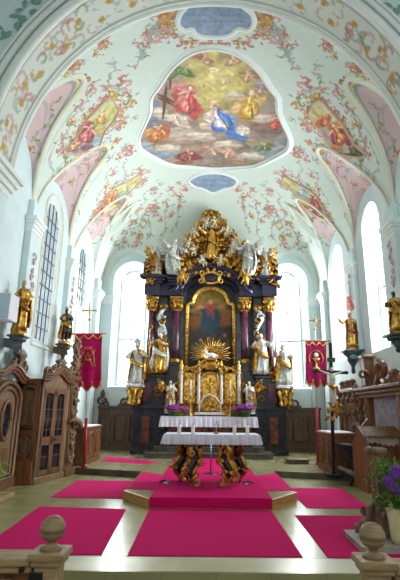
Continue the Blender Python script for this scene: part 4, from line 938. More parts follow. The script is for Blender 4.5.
# statues standing on the retable
for s, ds in ((-1, 'left'), (1, 'right')):
    c = MB(); x0 = s * 2.86; y0 = 17.72
    t_ = thing('gilded_console', f'gilded scroll console carrying the outer {ds} altar statue', 'console', (x0, y0, 1.95))
    c.lathe([(.1, 1.93), (.2, 2.0), (.14, 2.15), (.2, 2.35), (.3, 2.55), (.28, 2.6)], (x0, y0, 0), 16)
    for k in (-1, 0, 1): c.tube([(x0 + k * .2, y0 - .15, 2.6), (x0 + k * .26, y0 - .26, 2.45), (x0 + k * .14, y0 - .2, 2.2), (x0 + k * .2, y0 - .26, 2.02), (x0 + k * .1, y0 - .3, 1.95)], [.05, .08, .06, .07, .04], 8)
    c.scroll(x0 - s * .1, y0 - .24, 2.3, .16, 0, 1.2, s, .05); c.build('scrollwork', M['gold'], t_)
    c = MB(); c.box(x0, y0, 2.66, .66, .62, .1, .03); c.lathe([(.34, 2.6), (.36, 2.63), (.33, 2.66)], (x0, y0, 0), 18); c.build('top_plate', M['silver'], t_)
statue('bishop_statue', 'silver-robed bishop statue with tall mitre, outer left of the altar', (-2.86, 17.72, 2.72), 1.62, -.15, 'silver', 'gold', 'ivory', 'gold_dark', hat='mitre', wide=1.25, prop=('book', 'L'), seed=21, beard=True)
statue('saint_statue', 'silver-robed saint statue with raised staff, outer right of the altar', (2.86, 17.72, 2.72), 1.62, .2, 'silver', 'gold', 'ivory', 'silver', wide=1.25, armR=((-.17, -.05, .7), (-.2, -.16, .84)), prop=('staff', 'L'), seed=22, beard=True, hat='halo')
statue('bishop_statue', 'gold and white bishop statue between the left altar columns', (-1.98, 17.7, 3.13), 1.62, -.1, 'gold', 'silver', 'ivory', 'gold_dark', hat='mitre', wide=1.2, armR=((-.17, -.06, .68), (-.17, -.17, .74)), prop=('crozier', 'R'), seed=23, beard=True)
statue('saint_statue', 'gold-cloaked saint statue without mitre between the right altar columns', (1.98, 17.7, 3.13), 1.62, .1, 'silver', 'gold', 'ivory', 'gold_dark', wide=1.2, armL=((.17, -.06, .7), (.2, -.17, .78)), prop=('book', 'R'), seed=24, beard=True)

# tabernacle
tab = thing('tabernacle', 'gilded tabernacle with white pilasters and curved pediment on the high altar', 'tabernacle', (0, 17.85, 1.55))
b = MB(); b.box(0, 18.0, 2.1, 2.5, .5, 1.1); b.box(0, 18.0, 2.65, 2.5, .45, 1.1); b.box(0, 17.7, 1.68, 2.6, .5, .2, .02); b.build('body', M['gold_dark'], tab)
for s in (-1, 1):
    b = MB(); b.box(s * .78, 17.72, 2.62, .42, .04, 1.1, .01); 
    for k in range(14): b.ell((s * .78 + random.uniform(-.17, .17), 17.69, 2.15 + random.random() * .95), (.06, .03, .08), 8, 6)
    b.tube([(s * .78 + .22 * math.cos(a), 17.69, 3.15 + .2 * math.sin(a)) for a in np.linspace(0, PI, 10)], .05, 6); b.scroll(s * .66, 17.66, 3.3, .12, 0, 1.1, 1, .04); b.scroll(s * .9, 17.66, 3.3, .12, PI, 1.1, -1, .04); b.build('relief_panel', M['gold_pale'], tab)
    for xx in (.43, 1.1):
        b = MB(); b.lathe([(.075, 2.0), (.085, 2.05), (.06, 2.1), (.06, 3.05), (.05, 3.1), (.09, 3.18), (.09, 3.22)], (s * xx, 17.55, 0), 12); pl_ = b.build('white_column', M['ivory'], tab)
        b = MB(); b.lathe([(.06, 3.22), (.1, 3.28), (.06, 3.36), (.09, 3.45), (.03, 3.55), (.04, 3.6), (0, 3.66)], (s * xx, 17.55, 0), 12); b.build('gilt_urn', M['gold_pale'], pl_)
b = MB(); b.tube([(-.32, 17.6, 2.0), (-.32, 17.6, 2.9)] + [(.32 * math.cos(PI - a), 17.6, 2.9 + .28 * math.sin(a)) for a in np.linspace(.1, PI - .1, 12)] + [(.32, 17.6, 2.9), (.32, 17.6, 2.0)], .05, 8)
b.box(0, 17.74, 2.5, .6, .04, 1.3); b.tube([(0, 17.66, 2.3), (0, 17.66, 2.95)], .03, 8); b.tube([(-.14, 17.66, 2.75), (.14, 17.66, 2.75)], .03, 8); b.build('central_niche', M['gold_pale'], tab)
b = MB(); b.prism([(-.36, 1.72), (.36, 1.72), (.36, 2.0), (.2, 2.2), (0, 2.3), (-.2, 2.2), (-.36, 2.0)], 17.45, 17.6); b.scroll(-.18, 17.42, 1.95, .12, 0, 1.2, 1, .03); b.scroll(.18, 17.42, 1.95, .12, PI, 1.2, -1, .03); b.build('tabernacle_door', M['gold'], tab)
b = MB(); b.tube([(-.4, 17.42, 1.72), (-.4, 17.42, 2.02), (-.22, 17.42, 2.24), (0, 17.42, 2.36), (.22, 17.42, 2.24), (.4, 17.42, 2.02), (.4, 17.42, 1.72)], .035, 6); b.box(0, 17.45, 1.66, 1.1, .2, .1); b.build('door_surround', M['ivory'], tab)
b = MB()
for k in range(2): b.tube([((.5 - .12 * k) * math.cos(PI - a), 17.55 - .03 * k, 3.2 - .02 * k + (.48 - .14 * k) * math.sin(a)) for a in np.linspace(0, PI, 16)], .06 - .01 * k, 8)
for s in (-1, 1): b.scroll(s * .48, 17.5, 3.26, .16, PI / 2, 1.2, -s, .05); b.scroll(s * .25, 17.48, 3.5, .12, PI / 2, 1.2, s, .04)
for k in range(9): b.leaf(0, 17.5, 3.3, .34, .12, .3 + k * .31, .06)
b.build('curved_pediment', M['gold'], tab)
b = MB()
for i in range(25):
    a = PI * (i - 2) / 20; l = .72 + .12 * (i % 2); b.tube([(.16 * math.cos(a), 17.75, 3.86 + .16 * math.sin(a)), (l * math.cos(a), 17.75, 3.86 + l * math.sin(a) * .85)], [.035, .012], 5)
b.build('sunburst', M['gold_pale'], tab)
# lamb
lamb = thing('lamb_figure', 'small white lamb lying on the tabernacle top before a golden sunburst', 'lamb', (0, 17.5, 3.68))
b = MB(); b.tube([(.2, 17.5, 3.82), (.1, 17.5, 3.84), (-.06, 17.5, 3.84), (-.14, 17.5, 3.88), (-.19, 17.5, 3.98)], [.06, .1, .1, .075, .045], 12); b.tube([(-.17, 17.5, 4.02), (-.22, 17.48, 4.0), (-.28, 17.47, 3.96)], [.05, .05, .025], 10)
for s in (-1, 1): b.tube([(-.17, 17.5 + s * .04, 4.04), (-.13, 17.5 + s * .09, 4.02)], [.02, .012], 6)
for (a, d) in ((-.1, -1), (-.12, 1), (.14, -1), (.15, 1)): b.tube([(a, 17.5 + d * .05, 3.8), (a - .03, 17.5 + d * .07, 3.74), (a + (.06 if a > 0 else -.1), 17.48 + d * .06, 3.71)], [.035, .028, .018], 8)
b.tube([(.22, 17.5, 3.86), (.27, 17.5, 3.8), (.27, 17.5, 3.74)], [.025, .025, .015], 8); b.build('body', M['white_paint'], lamb, voxel=.014)
b = MB(); b.box(0, 17.5, 3.68, .5, .26, .06, .015); b.build('book_base', M['gold'], lamb)
for s, ds in ((-1, 'left'), (1, 'right')):
    statue('angel_statue', f'small white and gold adoring angel on the {ds} of the tabernacle', (s * 1.5, 17.45, 1.72), 1.15, -s * .5, 'ivory', 'gold', 'ivory', 'gold_dark', armR=((-.15, -.1, .66), (-.03, -.18, .74)), armL=((.15, -.1, .66), (.03, -.18, .74)), wings='gold', seed=31 + s, base='silver', fold=.2)
# mensa with cloth
men = thing('altar_table', 'dark marble high altar table with red and orange front panels', 'altar table', (0, 17.35, .51))
b = MB(); b.box(0, 17.4, 1.0, 3.1, .7, .98); b.box(0, 17.38, 1.5, 3.4, .84, .08, .02); b.build('block', M['marble_dark'], men)
for x0 in (-1.2, -.4, .4, 1.2):
    b = MB(); b.box(x0, 17.04, 1.0, .62, .03, .72, .01); b.build('front_panel', M['marble_red'], men)
b = MB(); b.box(0, 17.85, 1.62, 3.3, .35, .18, .02); b.build('gradine', M['marble_blue'], men)
def cloth(name, label, x0, x1, y0, y1, z, drop, m, flare=.03):
    """altar cloth with hanging, slightly wavy front and sides"""
    r = MB(); n = 60; per = []
    for i in range(n): per.append((x0 + (x1 - x0) * i / n, y0, 0, -1))
    for i in range(14): per.append((x1, y0 + (y1 - y0) * i / 14, 1, 0))
    for i in range(n): per.append((x1 - (x1 - x0) * i / n, y1, 0, 1))
    for i in range(14): per.append((x0, y1 - (y1 - y0) * i / 14, -1, 0))
    k = len(per); vs = [(x, y, z) for x, y, a, b_ in per]
    for lv in (1, 2, 3):
        for i, (x, y, a, b_) in enumerate(per):
            o = .012 + flare * lv / 3 * (1 + .6 * math.sin(i * .9)) + .01 * lv * math.sin(i * 2.1)
            vs.append((x + a * o, y + b_ * o, z - drop * lv / 3 - (.012 * abs(math.sin(i * 1.57)) if lv == 3 else 0)))
    fs = [tuple(range(k))]
    for lv in range(3):
        for i in range(k): j = (i + 1) % k; fs.append((lv * k + i, lv * k + j, (lv + 1) * k + j, (lv + 1) * k + i))
    r.add(vs, fs, False); o = r.build(name, m); tag(o, label, 'tablecloth'); return o
cloth('altar_cloth', 'white lace cloth hanging over the high altar table at the back', -1.78, 1.72, 16.94, 17.7, 1.555, .36, M['cloth'])

def candle(name, label, x, y, z, r, h, group, cat='candle'):
    t_ = thing(name, label, cat, (x, y, z), 0, group); b = MB(); b.lathe([(r, z), (r, z + h * .97), (r * .8, z + h), (0.001, z + h * .97)], (x, y, 0), 12); b.build('wax', M['wax'], t_)
    b = MB(); b.tube([(x, y, z + h * .96), (x + .003, y, z + h + .025)], .004, 5); b.build('wick', M['black'], t_); return t_
def candlestick(x, y, z, h, hc, label, clabel):
    t_ = thing('candlestick', label, 'candlestick', (x, y, z), 0, 'gold candlesticks on the high altar'); b = MB()
    b.lathe([(.1, 0), (.1, .03), (.05, .08), (.03, .14), (.055, .2), (.03, .26), (.028, h * .6), (.05, h * .7), (.028, h * .78), (.03, h * .92), (.075, h * .96), (.075, h), (.02, h)], (x, y, z), 14); b.build('stem', M['gold_pale'], t_)
    candle('altar_candle', clabel, x, y, z + h, .028, hc, 'tall candles on the high altar')
for x0, z0_, n in ((-1.36, 1.56, 'far left'), (-.72, 1.56, 'inner left'), (.75, 1.56, 'inner right'), (1.36, 1.56, 'far right')):
    candlestick(x0, 17.15, z0_, .62 if abs(x0) > 1 else .75, .55, f'slim gilded candlestick on the high altar, {n} of the four', f'tall thin white candle in the {n} high altar candlestick')

# potted flowers on the mensa
def pot_plant(label, x, y, z, R, group):
    t_ = thing('potted_flower', label, 'flowers', (x, y, z), 0, group); b = MB(); b.lathe([(R * .45, 0), (R * .62, R * .5), (R * .66, R * .62), (R * .55, R * .62), (R * .5, R * .55)], (x, y, z), 14); b.build('pot', M['pot'], t_)
    b = MB(); rd = random.Random(int(x * 100))
    for i in range(70):
        a = rd.uniform(0, 6.28); t = math.acos(rd.uniform(-.15, 1)); d = (math.sin(t) * math.cos(a), math.sin(t) * math.sin(a), math.cos(t) * .62)
        b.ell((x + R * d[0], y + R * d[1], z + R * 1.0 + R * .75 * d[2]), (R * .17, R * .17, R * .13), 7, 5)
    b.ell((x, y, z + R * 1.0), (R * .9, R * .9, R * .5), 12, 8); b.build('blossoms', M['purple'], t_)
    b = MB()
    for i in range(14):
        a = i * .45; b.tube([(x + R * .4 * math.cos(a), y + R * .4 * math.sin(a), z + R * .55), (x + R * .85 * math.cos(a), y + R * .85 * math.sin(a), z + R * .7), (x + R * 1.02 * math.cos(a), y + R * 1.02 * math.sin(a), z + R * .5)], [R * .05, R * .18, R * .03], 5, .3)
    b.build('leaves', M['leaf'], t_); return t_
pot_plant('large purple potted flower at the left end of the high altar', -1.34, 17.02, 1.56, .27, 'purple flowers on the high altar')
pot_plant('large purple potted flower at the right end of the high altar', 1.3, 17.02, 1.56, .29, 'purple flowers on the high altar')
pot_plant('small violet potted flower beside the left large one on the high altar', -.88, 17.05, 1.6, .16, 'purple flowers on the high altar')
pot_plant('small violet potted flower beside the right large one on the high altar', .93, 17.05, 1.6, .16, 'purple flowers on the high altar')
for s, ds in ((-1, 'left'), (1, 'right')):   # carved crest on wainscot
    b = MB(); x0 = s * 3.35
    b.scroll(x0 - .2, YE - .2, 2.05, .2, 0, 1.2, 1, .06); b.scroll(x0 + .2, YE - .2, 2.05, .2, PI, 1.2, -1, .06); b.leaf(x0, YE - .22, 2.1, .3, .2, PI / 2, .06); b.tube([(x0 - .45, YE - .2, 1.93), (x0, YE - .2, 2.0), (x0 + .45, YE - .2, 1.93)], .07, 6)
    if s < 0:
        e = MB(); e.scroll(-4.5, YE - .2, 2.1, .2, 0, 1.2, 1, .06); e.scroll(-4.3, YE - .2, 1.95, .14, PI, 1.2, -1, .05); e.leaf(-4.45, YE - .22, 2.2, .4, .2, PI / 2, .06); tag(e.build('carved_crest', M['oak_dark']), 'dark carved crest on the back panelling behind the left banner pole', 'carving')
    tag(b.build('carved_crest', M['oak_dark']), f'dark carved scroll crest on the panelling {ds} of the high altar', 'carving')

# ================================================================= PEOPLE'S ALTAR
YT = 10.35; zt = 1.25
alt = thing('altar_table', 'free-standing altar table on four gilded scroll legs in the middle', 'altar table', (0, 10.85, ZS))
b = MB(); b.box(0, 10.85, zt - .06, 2.06, .92, .1, .02); b.box(0, 10.85, zt - .14, 1.6, .6, .08); b.build('tabletop', M['oak_dark'], alt)
def scroll_leg(x0, y0, s, ang):
    m = Matrix.Translation(Vector((x0, y0, 0))) @ Matrix.Rotation(ang, 4, 'Z')
    path = [(-.10, 1.1), (-.04, 1.02), (.03, .9), (.02, .8), (.0, .72), (.08, .6), (.13, .5), (.08, .4), (.0, .32), (.02, .25)]
    path = [(px_ * s, pz) for px_, pz in path]
    P3 = smooth_closed([(a, c) for a, c in path], 4)[:-8]
    b = MB(m); b.tube([(a, 0, c) for a, c in P3], [.1] * len(P3), 8, .75, (0, 1, 0)); leg = b.build('leg', M['marble_dark'], alt)
    g = MB(m)
    for dy in (-.08, .08):
        for o in (-.095, .095):
            q = []
            for i, (a, c) in enumerate(P3):
                a2, c2 = P3[min(i + 1, len(P3) - 1)]; a1, c1 = P3[max(i - 1, 0)]; dx, dz = a2 - a1, c2 - c1; l = math.hypot(dx, dz) + 1e-9; q.append((a - dz / l * o, dy, c + dx / l * o))
            g.tube(q, .036, 6)
    for (a, c, r, a0, sg) in ((-.06 * s, 1.0, .09, 0, 1), (-.02 * s, .28, .12, PI / 2, -1), (.11 * s, .86, .08, PI, -1), (-.09 * s, .68, .08, 0, 1), (.23 * s, .5, .08, PI, 1), (.02 * s, .46, .06, 0, 1)): g.scroll(a, -.1, c, r, a0, 1.25, sg * s, .034, 1.4)
    for (a, c, an) in ((.1 * s, .93, .5), (-.06 * s, .62, 2.5), (.16 * s, .42, .2), (-.06 * s, .82, 2.2)): g.leaf(a, -.06, c, .11, .07, an if s > 0 else PI - an, .04)
    g.ell((.02 * s, 0, .22), (.1, .08, .045), 12, 6); g.build('gilt_scrollwork', M['gold'], leg)
scroll_leg(-.36, 10.5, -1, .25); scroll_leg(.28, 10.5, 1, -.25); scroll_leg(-.64, 11.15, -1, .2); scroll_leg(.58, 11.15, 1, -.2)
cloth('altar_cloth', 'white lace cloth hanging over the free-standing altar table in front', -1.06, 1.06, YT, 11.35, zt, .2, M['cloth'], .04)
for x0, n in ((-.73, 'far left'), (-.42, 'inner left'), (.50, 'inner right'), (.79, 'far right')):
    candle('pillar_candle', f'short white pillar candle, {n} on the front altar table', x0, 10.5, zt + .002, .04, .2, 'pillar candles on the front altar table')
cr = thing('altar_crucifix', 'small thin crucifix standing in the middle of the front altar table', 'crucifix', (.1, 10.7, zt)); b = MB(); b.lathe([(.06, 0), (.05, .02), (.015, .03), (.012, .06)], (.1, 10.7, zt + .002), 10); b.box(.1, 10.7, zt + .16, .018, .014, .24); b.box(.1, 10.7, zt + .21, .11, .014, .018); b.build('cross', M['gold_dark'], cr)
b = MB(); b.tube([(.1, 10.69, zt + .22), (.1, 10.685, zt + .16), (.1, 10.685, zt + .1)], [.012, .011, .006], 6); b.tube([(.055, 10.69, zt + .22), (.1, 10.685, zt + .2), (.145, 10.69, zt + .22)], .005, 5); b.ell((.1, 10.685, zt + .23), .011, 6, 5); b.build('corpus', M['ivory'], cr)
# floor items near it
for s, x0, ds in ((-1, -.98, 'left'), (1, .74, 'right')):
    t_ = thing('floor_socket', f'small flat metal fitting lying on the carpet {ds} of the front altar', 'fitting', (x0, 10.75, ZS + .02)); b = MB(); b.lathe([(.1, 0), (.1, .02), (.06, .035), (.05, .05), (0.001, .05)], (x0, 10.75, ZS + .02), 14); b.build('disc', M['chrome'], t_); b = MB(); b.tube([(x0, 10.75, ZS + .06), (x0 + s * .1, 10.7, ZS + .09), (x0 + s * .17, 10.72, ZS + .05)], .018, 6); b.build('clip', M['iron'], t_)
t_ = thing('floor_stand', 'thin dark metal stand with round foot on the carpet beneath the front altar', 'stand', (0, 12.4, ZS)); b = MB(); b.lathe([(.2, 0), (.2, .02), (.05, .05), (.02, .08)], (0, 12.4, ZS + .014), 18); b.build('foot', M['iron'], t_); b = MB(); b.tube([(0, 12.4, ZS + .05), (0, 12.4, .95)], .018, 8); b.lathe([(.02, .95), (.08, .98), (.08, 1.0), (.02, 1.0)], (0, 12.4, 0), 12); b.build('pole', M['chrome'], t_)

# ================================================================= CARPETS
def carpet(label, pts, z, m='carpet', th=.012):
    b = MB(); b.prism(pts, z + .003, z + th, 'z'); return tag(b.build('carpet', M[m]), label, 'carpet')
carpet('wide magenta carpet in the centre foreground leading to the platform step', [(-1.09, 6.26), (1.09, 6.26), (1.07, 8.98), (-1.15, 8.98)], 0)
carpet('magenta carpet on the left in the foreground behind the rail post', [(-3.0, 6.28), (-1.42, 6.28), (-1.57, 8.96), (-3.2, 9.1)], 0)
carpet('magenta carpet on the right in the foreground beside the carved pedestal', [(1.40, 6.26), (2.75, 6.26), (2.72, 8.6), (1.44, 8.6)], 0)
carpet('magenta side carpet on the left below the sanctuary step', [(-3.32, 10.05), (-1.83, 9.98), (-1.86, 12.35), (-3.38, 12.35)], 0, 'carpet2')
carpet('magenta side carpet on the right below the sanctuary step', [(1.78, 9.25), (2.98, 9.25), (3.08, 11.5), (1.8, 11.5)], 0, 'carpet2')
b = MB(); b.prism([(-1.16, 9.04), (1.1, 9.04), (1.12, 16.18), (-1.2, 16.18)], ZS + .016, ZS + .03, 'z'); b.box(-.03, 9.035, ZS / 2 + .02, 2.26, .02, ZS - .01); tag(b.build('carpet_runner', M['carpet']), 'long magenta carpet runner over the platform under the front altar, folded over its edge', 'carpet')
carpet('narrow magenta mat on the platform left of the runner', [(-1.77, 10.1), (-1.15, 9.98), (-1.2, 12.2), (-1.8, 12.8)], ZS, 'carpet2')
carpet('narrow magenta mat on the platform right of the runner', [(1.08, 9.98), (1.7, 10.1), (1.74, 12.8), (1.1, 12.2)], ZS, 'carpet2')
carpet('magenta strip of carpet on the upper floor by the left side table', [(-3.5, 15.3), (-1.9, 14.6), (-1.5, 15.0), (-2.5, 16.0), (-3.5, 16.6)], ZS, 'carpet2')

# ================================================================= BANNERS
def banner(name, label, base, w, ztop, h, zc, yaw, m, emblem, red_top, lean=0.0):
    x0, y0, z0_ = base; t_ = thing(name, label, 'banner', base, yaw); mm = Matrix.Translation(Vector(base)) @ Matrix.Rotation(lean, 4, 'Y') @ Matrix.Rotation(yaw, 4, 'Z')
    b = MB(mm); b.tube([(0, 0, red_top), (0, 0, zc - z0_)], .022, 8); b.build('pole', M['ivory'], t_)
    b = MB(mm); b.tube([(0, 0, 0), (0, 0, red_top)], .045, 10); b.lathe([(.09, 0), (.09, .05), (.05, .07)], (0, 0, 0), 12); b.build('pole_socket', M['red'], t_)
    zt_ = ztop - z0_; b = MB(mm); b.tube([(-w / 2 - .07, -.04, zt_), (w / 2 + .07, -.04, zt_)], .02, 8); b.ell((-w / 2 - .09, -.04, zt_), .035, 8, 6); b.ell((w / 2 + .09, -.04, zt_), .035, 8, 6); b.build('crossbar', M['gold'], t_)
    def bot(u): # three tongues
        q = ((u + .5) * 3) % 1; d = [0, .13, .02][min(2, int((u + .5) * 3 - 1e-6))]; return -h + .2 - .2 * (1 - abs(q - .5) * 2) ** .6 - d * .5
    vs = []; fs = []; nu, nv = 37, 14
    for i in range(nu):
        u = i / (nu - 1) - .5; zb_ = bot(max(-.4999, min(.4999, u)))
        for k in range(nv): v = k / (nv - 1); vs.append((u * w, -.06 - .022 * math.sin(u * 14 + .6) * v, zt_ + zb_ * v))
    for i in range(nu - 1):
        for k in range(nv - 1): fs.append((i * nv + k, (i + 1) * nv + k, (i + 1) * nv + k + 1, i * nv + k + 1))
    b = MB(mm); b.add(vs, fs, True); cl = b.build('cloth', M[m], t_)
    b = MB(mm); b.tube([(u * w, -.085, zt_ + bot(max(-.4999, min(.4999, u)))) for u in np.linspace(-.5, .5, 49)], .018, 5)
    for k in range(3): b.tube([((-.5 + (k + q) / 3) * w, -.085, zt_ - .04 - .12 * math.sin(q * PI)) for q in np.linspace(0, 1, 8)], .02, 5)
    for s in (-1, 1): b.tube([(s * w / 2, -.07, zt_ + bot(.4999 * s)), (s * w / 2, -.07, zt_)], .008, 5)
    b.build('gold_fringe', M['gold_pale'], cl)
    for u in (-.49, -.167, .167, .49):
        zz = zt_ - h + .14; b = MB(mm); b.lathe([(.012, .1), (.03, .08), (.02, .05), (.04, -.06), (.001, -.08)], (u * w, -.09, zz), 8); b.build('tassel', M['gold_pale'], cl)
    b = MB(mm); ze = zt_ - h * .46; y1 = -.1
    if emblem == 'mono':   # interlaced M and A
        for pts in ([(-.2, -.2), (-.16, .2), (0, -.06), (.16, .2), (.2, -.2)], [(-.13, -.22), (0, .18), (.13, -.22)], [(-.1, -.04), (.1, -.04)]): b.tube([(a, y1, ze + c) for a, c in pts], .02, 6)
        for s in (-1, 1): b.scroll(s * .2, y1, ze - .2, .06, PI / 2, 1.1, s, .015, 1); b.scroll(s * .17, y1, ze + .22, .06, -PI / 2, 1.1, -s, .015, 1)
        b.tube([(-.1, y1, ze + .3), (-.12, y1, ze + .36), (-.05, y1, ze + .32), (0, y1, ze + .38), (.05, y1, ze + .32), (.12, y1, ze + .36), (.1, y1, ze + .3), (-.1, y1, ze + .3)], .012, 5)
        b.build('monogram', M['gold_pale'], cl)
    else:
        b.lathe([(.12, -.24), (.11, -.21), (.03, -.18), (.025, -.1), (.045, -.07), (.02, -.04), (.03, 0), (.1, .06), (.12, .12), (.1, .12)], (0, y1, ze), 16, .3)
        b.tube([(.22 * math.cos(a), y1 + .005, ze + .1 + .26 * math.sin(a)) for a in np.linspace(-.6, PI + .6, 24)], .012, 5); b.build('chalice_emblem', M['gold_pale'], cl)
        b = MB(mm); b.lathe([(.001, -.01), (.075, -.01), (.075, .01), (.001, .01)], (0, 0, 0), 16); b.v = []; b.f = []; b.sm = []; b.ell((0, y1, ze + .22), (.075, .02, .075), 14, 8); b.build('white_host', M['ivory'], cl)
    b = MB(mm); zc_ = zc - z0_; b.box(0, 0, zc_ + .22, .035, .03, .5); b.box(0, 0, zc_ + .28, .36, .03, .035); b.ell((0, 0, zc_), .045, 10, 6)
    for (a, c) in ((-.2, .28), (.2, .28), (0, .5)): b.ell((a, 0, zc_ + c), .032, 8, 6)
    b.tube([(0, -.03, zc_ + .36), (0, -.04, zc_ + .24), (.01, -.035, zc_ + .1)], [.03, .03, .015], 8); b.tube([(-.15, -.02, zc_ + .3), (0, -.035, zc_ + .27), (.15, -.02, zc_ + .3)], .013, 6); b.build('finial_cross', M['gold'], t_)
    return t_
p = at(84.5, 467.5, z=ZS)
banner('procession_banner', 'magenta banner with gold Marian monogram and pointed tongues, on a pole at left', (p.x, p.y, ZS), .8, at(92, 334, y=p.y).z, 1.66, at(91, 326, y=p.y).z + .2, .12, 'banner', 'mono', 1.35, -.045)
PB = p
base_r = (3.36, 14.9, ZS)
banner('procession_banner', 'wine-red banner with gold chalice and white host, on a pole at right', base_r, .68, at(316, 342, y=15.1).z, 1.5, at(316, 336, y=15.1).z + .2, -.1, 'banner2', 'chalice', 1.75, .03)

# ================================================================= WOODWORK
def crest(b, x, y, z, w, h):
    for s in (-1, 1):
        b.scroll(x + s * w * .28, y, z + h * .35, h * .34, PI / 2, 1.2, s, h * .11); b.scroll(x + s * w * .44, y, z + h * .12, h * .2, PI / 2, 1.2, -s, h * .08); b.scroll(x + s * w * .1, y, z + h * .72, h * .2, -PI / 2, 1.1, s, h * .07)
        b.leaf(x + s * w * .12, y - .02, z + h * .3, h * .6, h * .24, PI / 2 + s * .5, .06)
    for k in range(5): b.leaf(x, y - .03, z + h * .25, h * .75, h * .18, PI / 2 + .28 * (k - 2), .05)
    b.tube([(x - w * .5, y, z), (x - w * .3, y, z + h * .12), (x, y, z + h * .2), (x + w * .3, y, z + h * .12), (x + w * .5, y, z)], h * .1, 8)
def arch_panel(b, x, y, z0, z1, hw, th=.03, n=10, r=.035):
    b.tube([(x - hw, y, z0), (x - hw, y, z1 - hw * .6)] + [(x - hw * math.cos(PI * i / n), y, z1 - hw * .6 + hw * .6 * math.sin(PI * i / n)) for i in range(1, n)] + [(x + hw, y, z1 - hw * .6), (x + hw, y, z0), (x - hw, y, z0)], r, 6)
def oval(b, x, y, z, rx, rz_, r=.03):
    b.tube([(x + rx * math.cos(a), y, z + rz_ * math.sin(a)) for a in np.linspace(0, 2 * PI, 25)], r, 6)
# --- far left confessional with glazed double door
A, B, C2 = Vector((-4.86, 11.6, 0)), Vector((-4.3, 11.6, 0)), Vector((-4.03, 13.0, 0))
conf = thing('confessional', 'carved oak confessional on the left with a glazed double door and oval side panel', 'confessional', tuple(B))
b = MB(); b.prism([(A.x, A.y + .02), (B.x - .02, B.y + .02), (C2.x - .02, C2.y - .02), (-4.85, C2.y)], .08, 2.5, 'z'); b.build('carcass', M['oak'], conf)
mS = frame(A, (1, 0, 0)); l1 = .56
b = MB(mS); b.box(l1 / 2, -.03, .28, l1, .1, .5, .02); b.box(l1 / 2, -.02, .05, l1 + .06, .14, .1, .02); b.build('side_plinth', M['oak_red'], conf)
b = MB(mS); 
for xx in (.05, l1 - .05): b.box(xx, -.02, 1.5, .1, .06, 1.95)
for zz, hh in ((.57, .1), (1.18, .12), (2.42, .12)): b.box(l1 / 2, -.025, zz, l1, .07, hh)
b.build('side_frame', M['oak_red'], conf)
b = MB(mS); oval(b, l1 / 2, -.02, .86, .16, .22, .04); b.ell((l1 / 2, -.0, .86), (.14, .03, .2), 16, 8); arch_panel(b, l1 / 2, -.02, 1.32, 2.32, .17, r=.04); b.box(l1 / 2, -.005, 1.78, .3, .03, .82, .01); b.build('side_panel', M['oak_light'], conf)
mF = frame(B, C2 - B); L = (C2 - B).length
b = MB(mF); b.box(L / 2, -.03, .08, L + .1, .16, .16, .03); b.box(.05, -.02, 1.3, .1, .08, 2.3); b.box(L - .1, -.02, 1.3, .2, .08, 2.3); b.prism([(0, 2.3), (L, 2.3), (L, 2.5), (L * .75, 2.56), (L * .5, 2.72), (L * .25, 2.56), (0, 2.5)], -.06, .02); b.build('front_frame', M['oak_light'], conf)
b = MB(mF)
for o in (0, .06, .12): b.tube([(-.08, -.1, 2.46 + o), (L * .18, -.1 - o * .4, 2.5 + o), (L * .35, -.1 - o * .4, 2.62 + o), (L * .5, -.1 - o * .4, 2.7 + o), (L * .65, -.1 - o * .4, 2.62 + o), (L * .82, -.1 - o * .4, 2.5 + o), (L + .08, -.1, 2.46 + o)], .045, 6)
b.build('curved_cornice', M['oak'], conf)
b = MB(mF); crest(b, L / 2, -.1, 2.74, .8, .36); b.scroll(.06, -.1, 2.66, .14, 0, 1.2, 1, .05); b.scroll(L - .06, -.1, 2.66, .14, PI, 1.2, -1, .05); b.build('crest', M['oak_light'], conf)
for k in range(2):
    x0 = L * .46 - .285 + k * .57; b = MB(mF); hw = .28
    for xx in (x0 - hw + .045, x0 + hw - .045): b.box(xx, -.045, 1.2, .09, .05, 2.05)
    for zz, hh in ((.24, .12), (.98, .2)): b.box(x0, -.045, zz, 2 * hw, .05, hh)
    b.prism([(x0 - hw, 2.1)] + [(x0 - hw * math.cos(PI * i / 10), 2.0 + .16 * math.sin(PI * i / 10)) for i in range(11)] + [(x0 + hw, 2.3), (x0 - hw, 2.3)], -.07, -.02)
    d = b.build('door', M['oak'], conf); b = MB(mF); b.box(x0, -.035, 1.57, .42, .015, 1.05); b.box(x0, -.035, .6, .42, .015, .6); pa = b.build('glass_pane', M['darkglass'], d)
    b = MB(mF)
    for zz in (1.25, 1.5, 1.75): b.box(x0, -.048, zz, .34, .012, .014)
    b.box(x0, -.048, 1.55, .014, .012, 1.0); b.box(x0, -.048, .6, .34, .012, .014); b.build('glazing_bars', M['oak'], pa)
b = MB(mF); b.tube([(L / 2 + .04, -.07, 1.0), (L / 2 + .04, -.12, 1.0), (L / 2 + .13, -.12, 1.0)], .012, 6); b.build('door_handle', M['iron'], conf)
# --- carved pilaster panel behind it
D = Vector((-3.96, 13.5, 0)); mP = frame(C2 + Vector((.03, .0, 0)), D - C2); L2 = (D - C2).length
pilr = thing('carved_pilaster', 'tall carved oak pilaster with scrolls and leaf finial beside the left confessional', 'woodcarving', tuple(C2))
b = MB(mP); b.box(L2 / 2, .1, 1.3, L2, .3, 2.55); b.box(L2 / 2, .06, .1, L2 + .1, .4, .2, .03); b.box(L2 / 2, .08, 2.62, L2 + .12, .4, .14, .03); b.build('board', M['oak'], pilr)
b = MB(mP); cx = L2 / 2
arch_panel(b, cx, -.06, .3, 1.2, .18, r=.03); arch_panel(b, cx, -.06, 1.5, 2.4, .17, r=.03)
for k in range(7): b.scroll(cx + (.07 if k % 2 else -.07), -.09, .45 + k * .3, .11, k * 1.3, 1.2, 1 if k % 2 else -1, .04); b.leaf(cx, -.1, .4 + k * .3, .22, .12, PI / 2 + (.5 if k % 2 else -.5), .05)
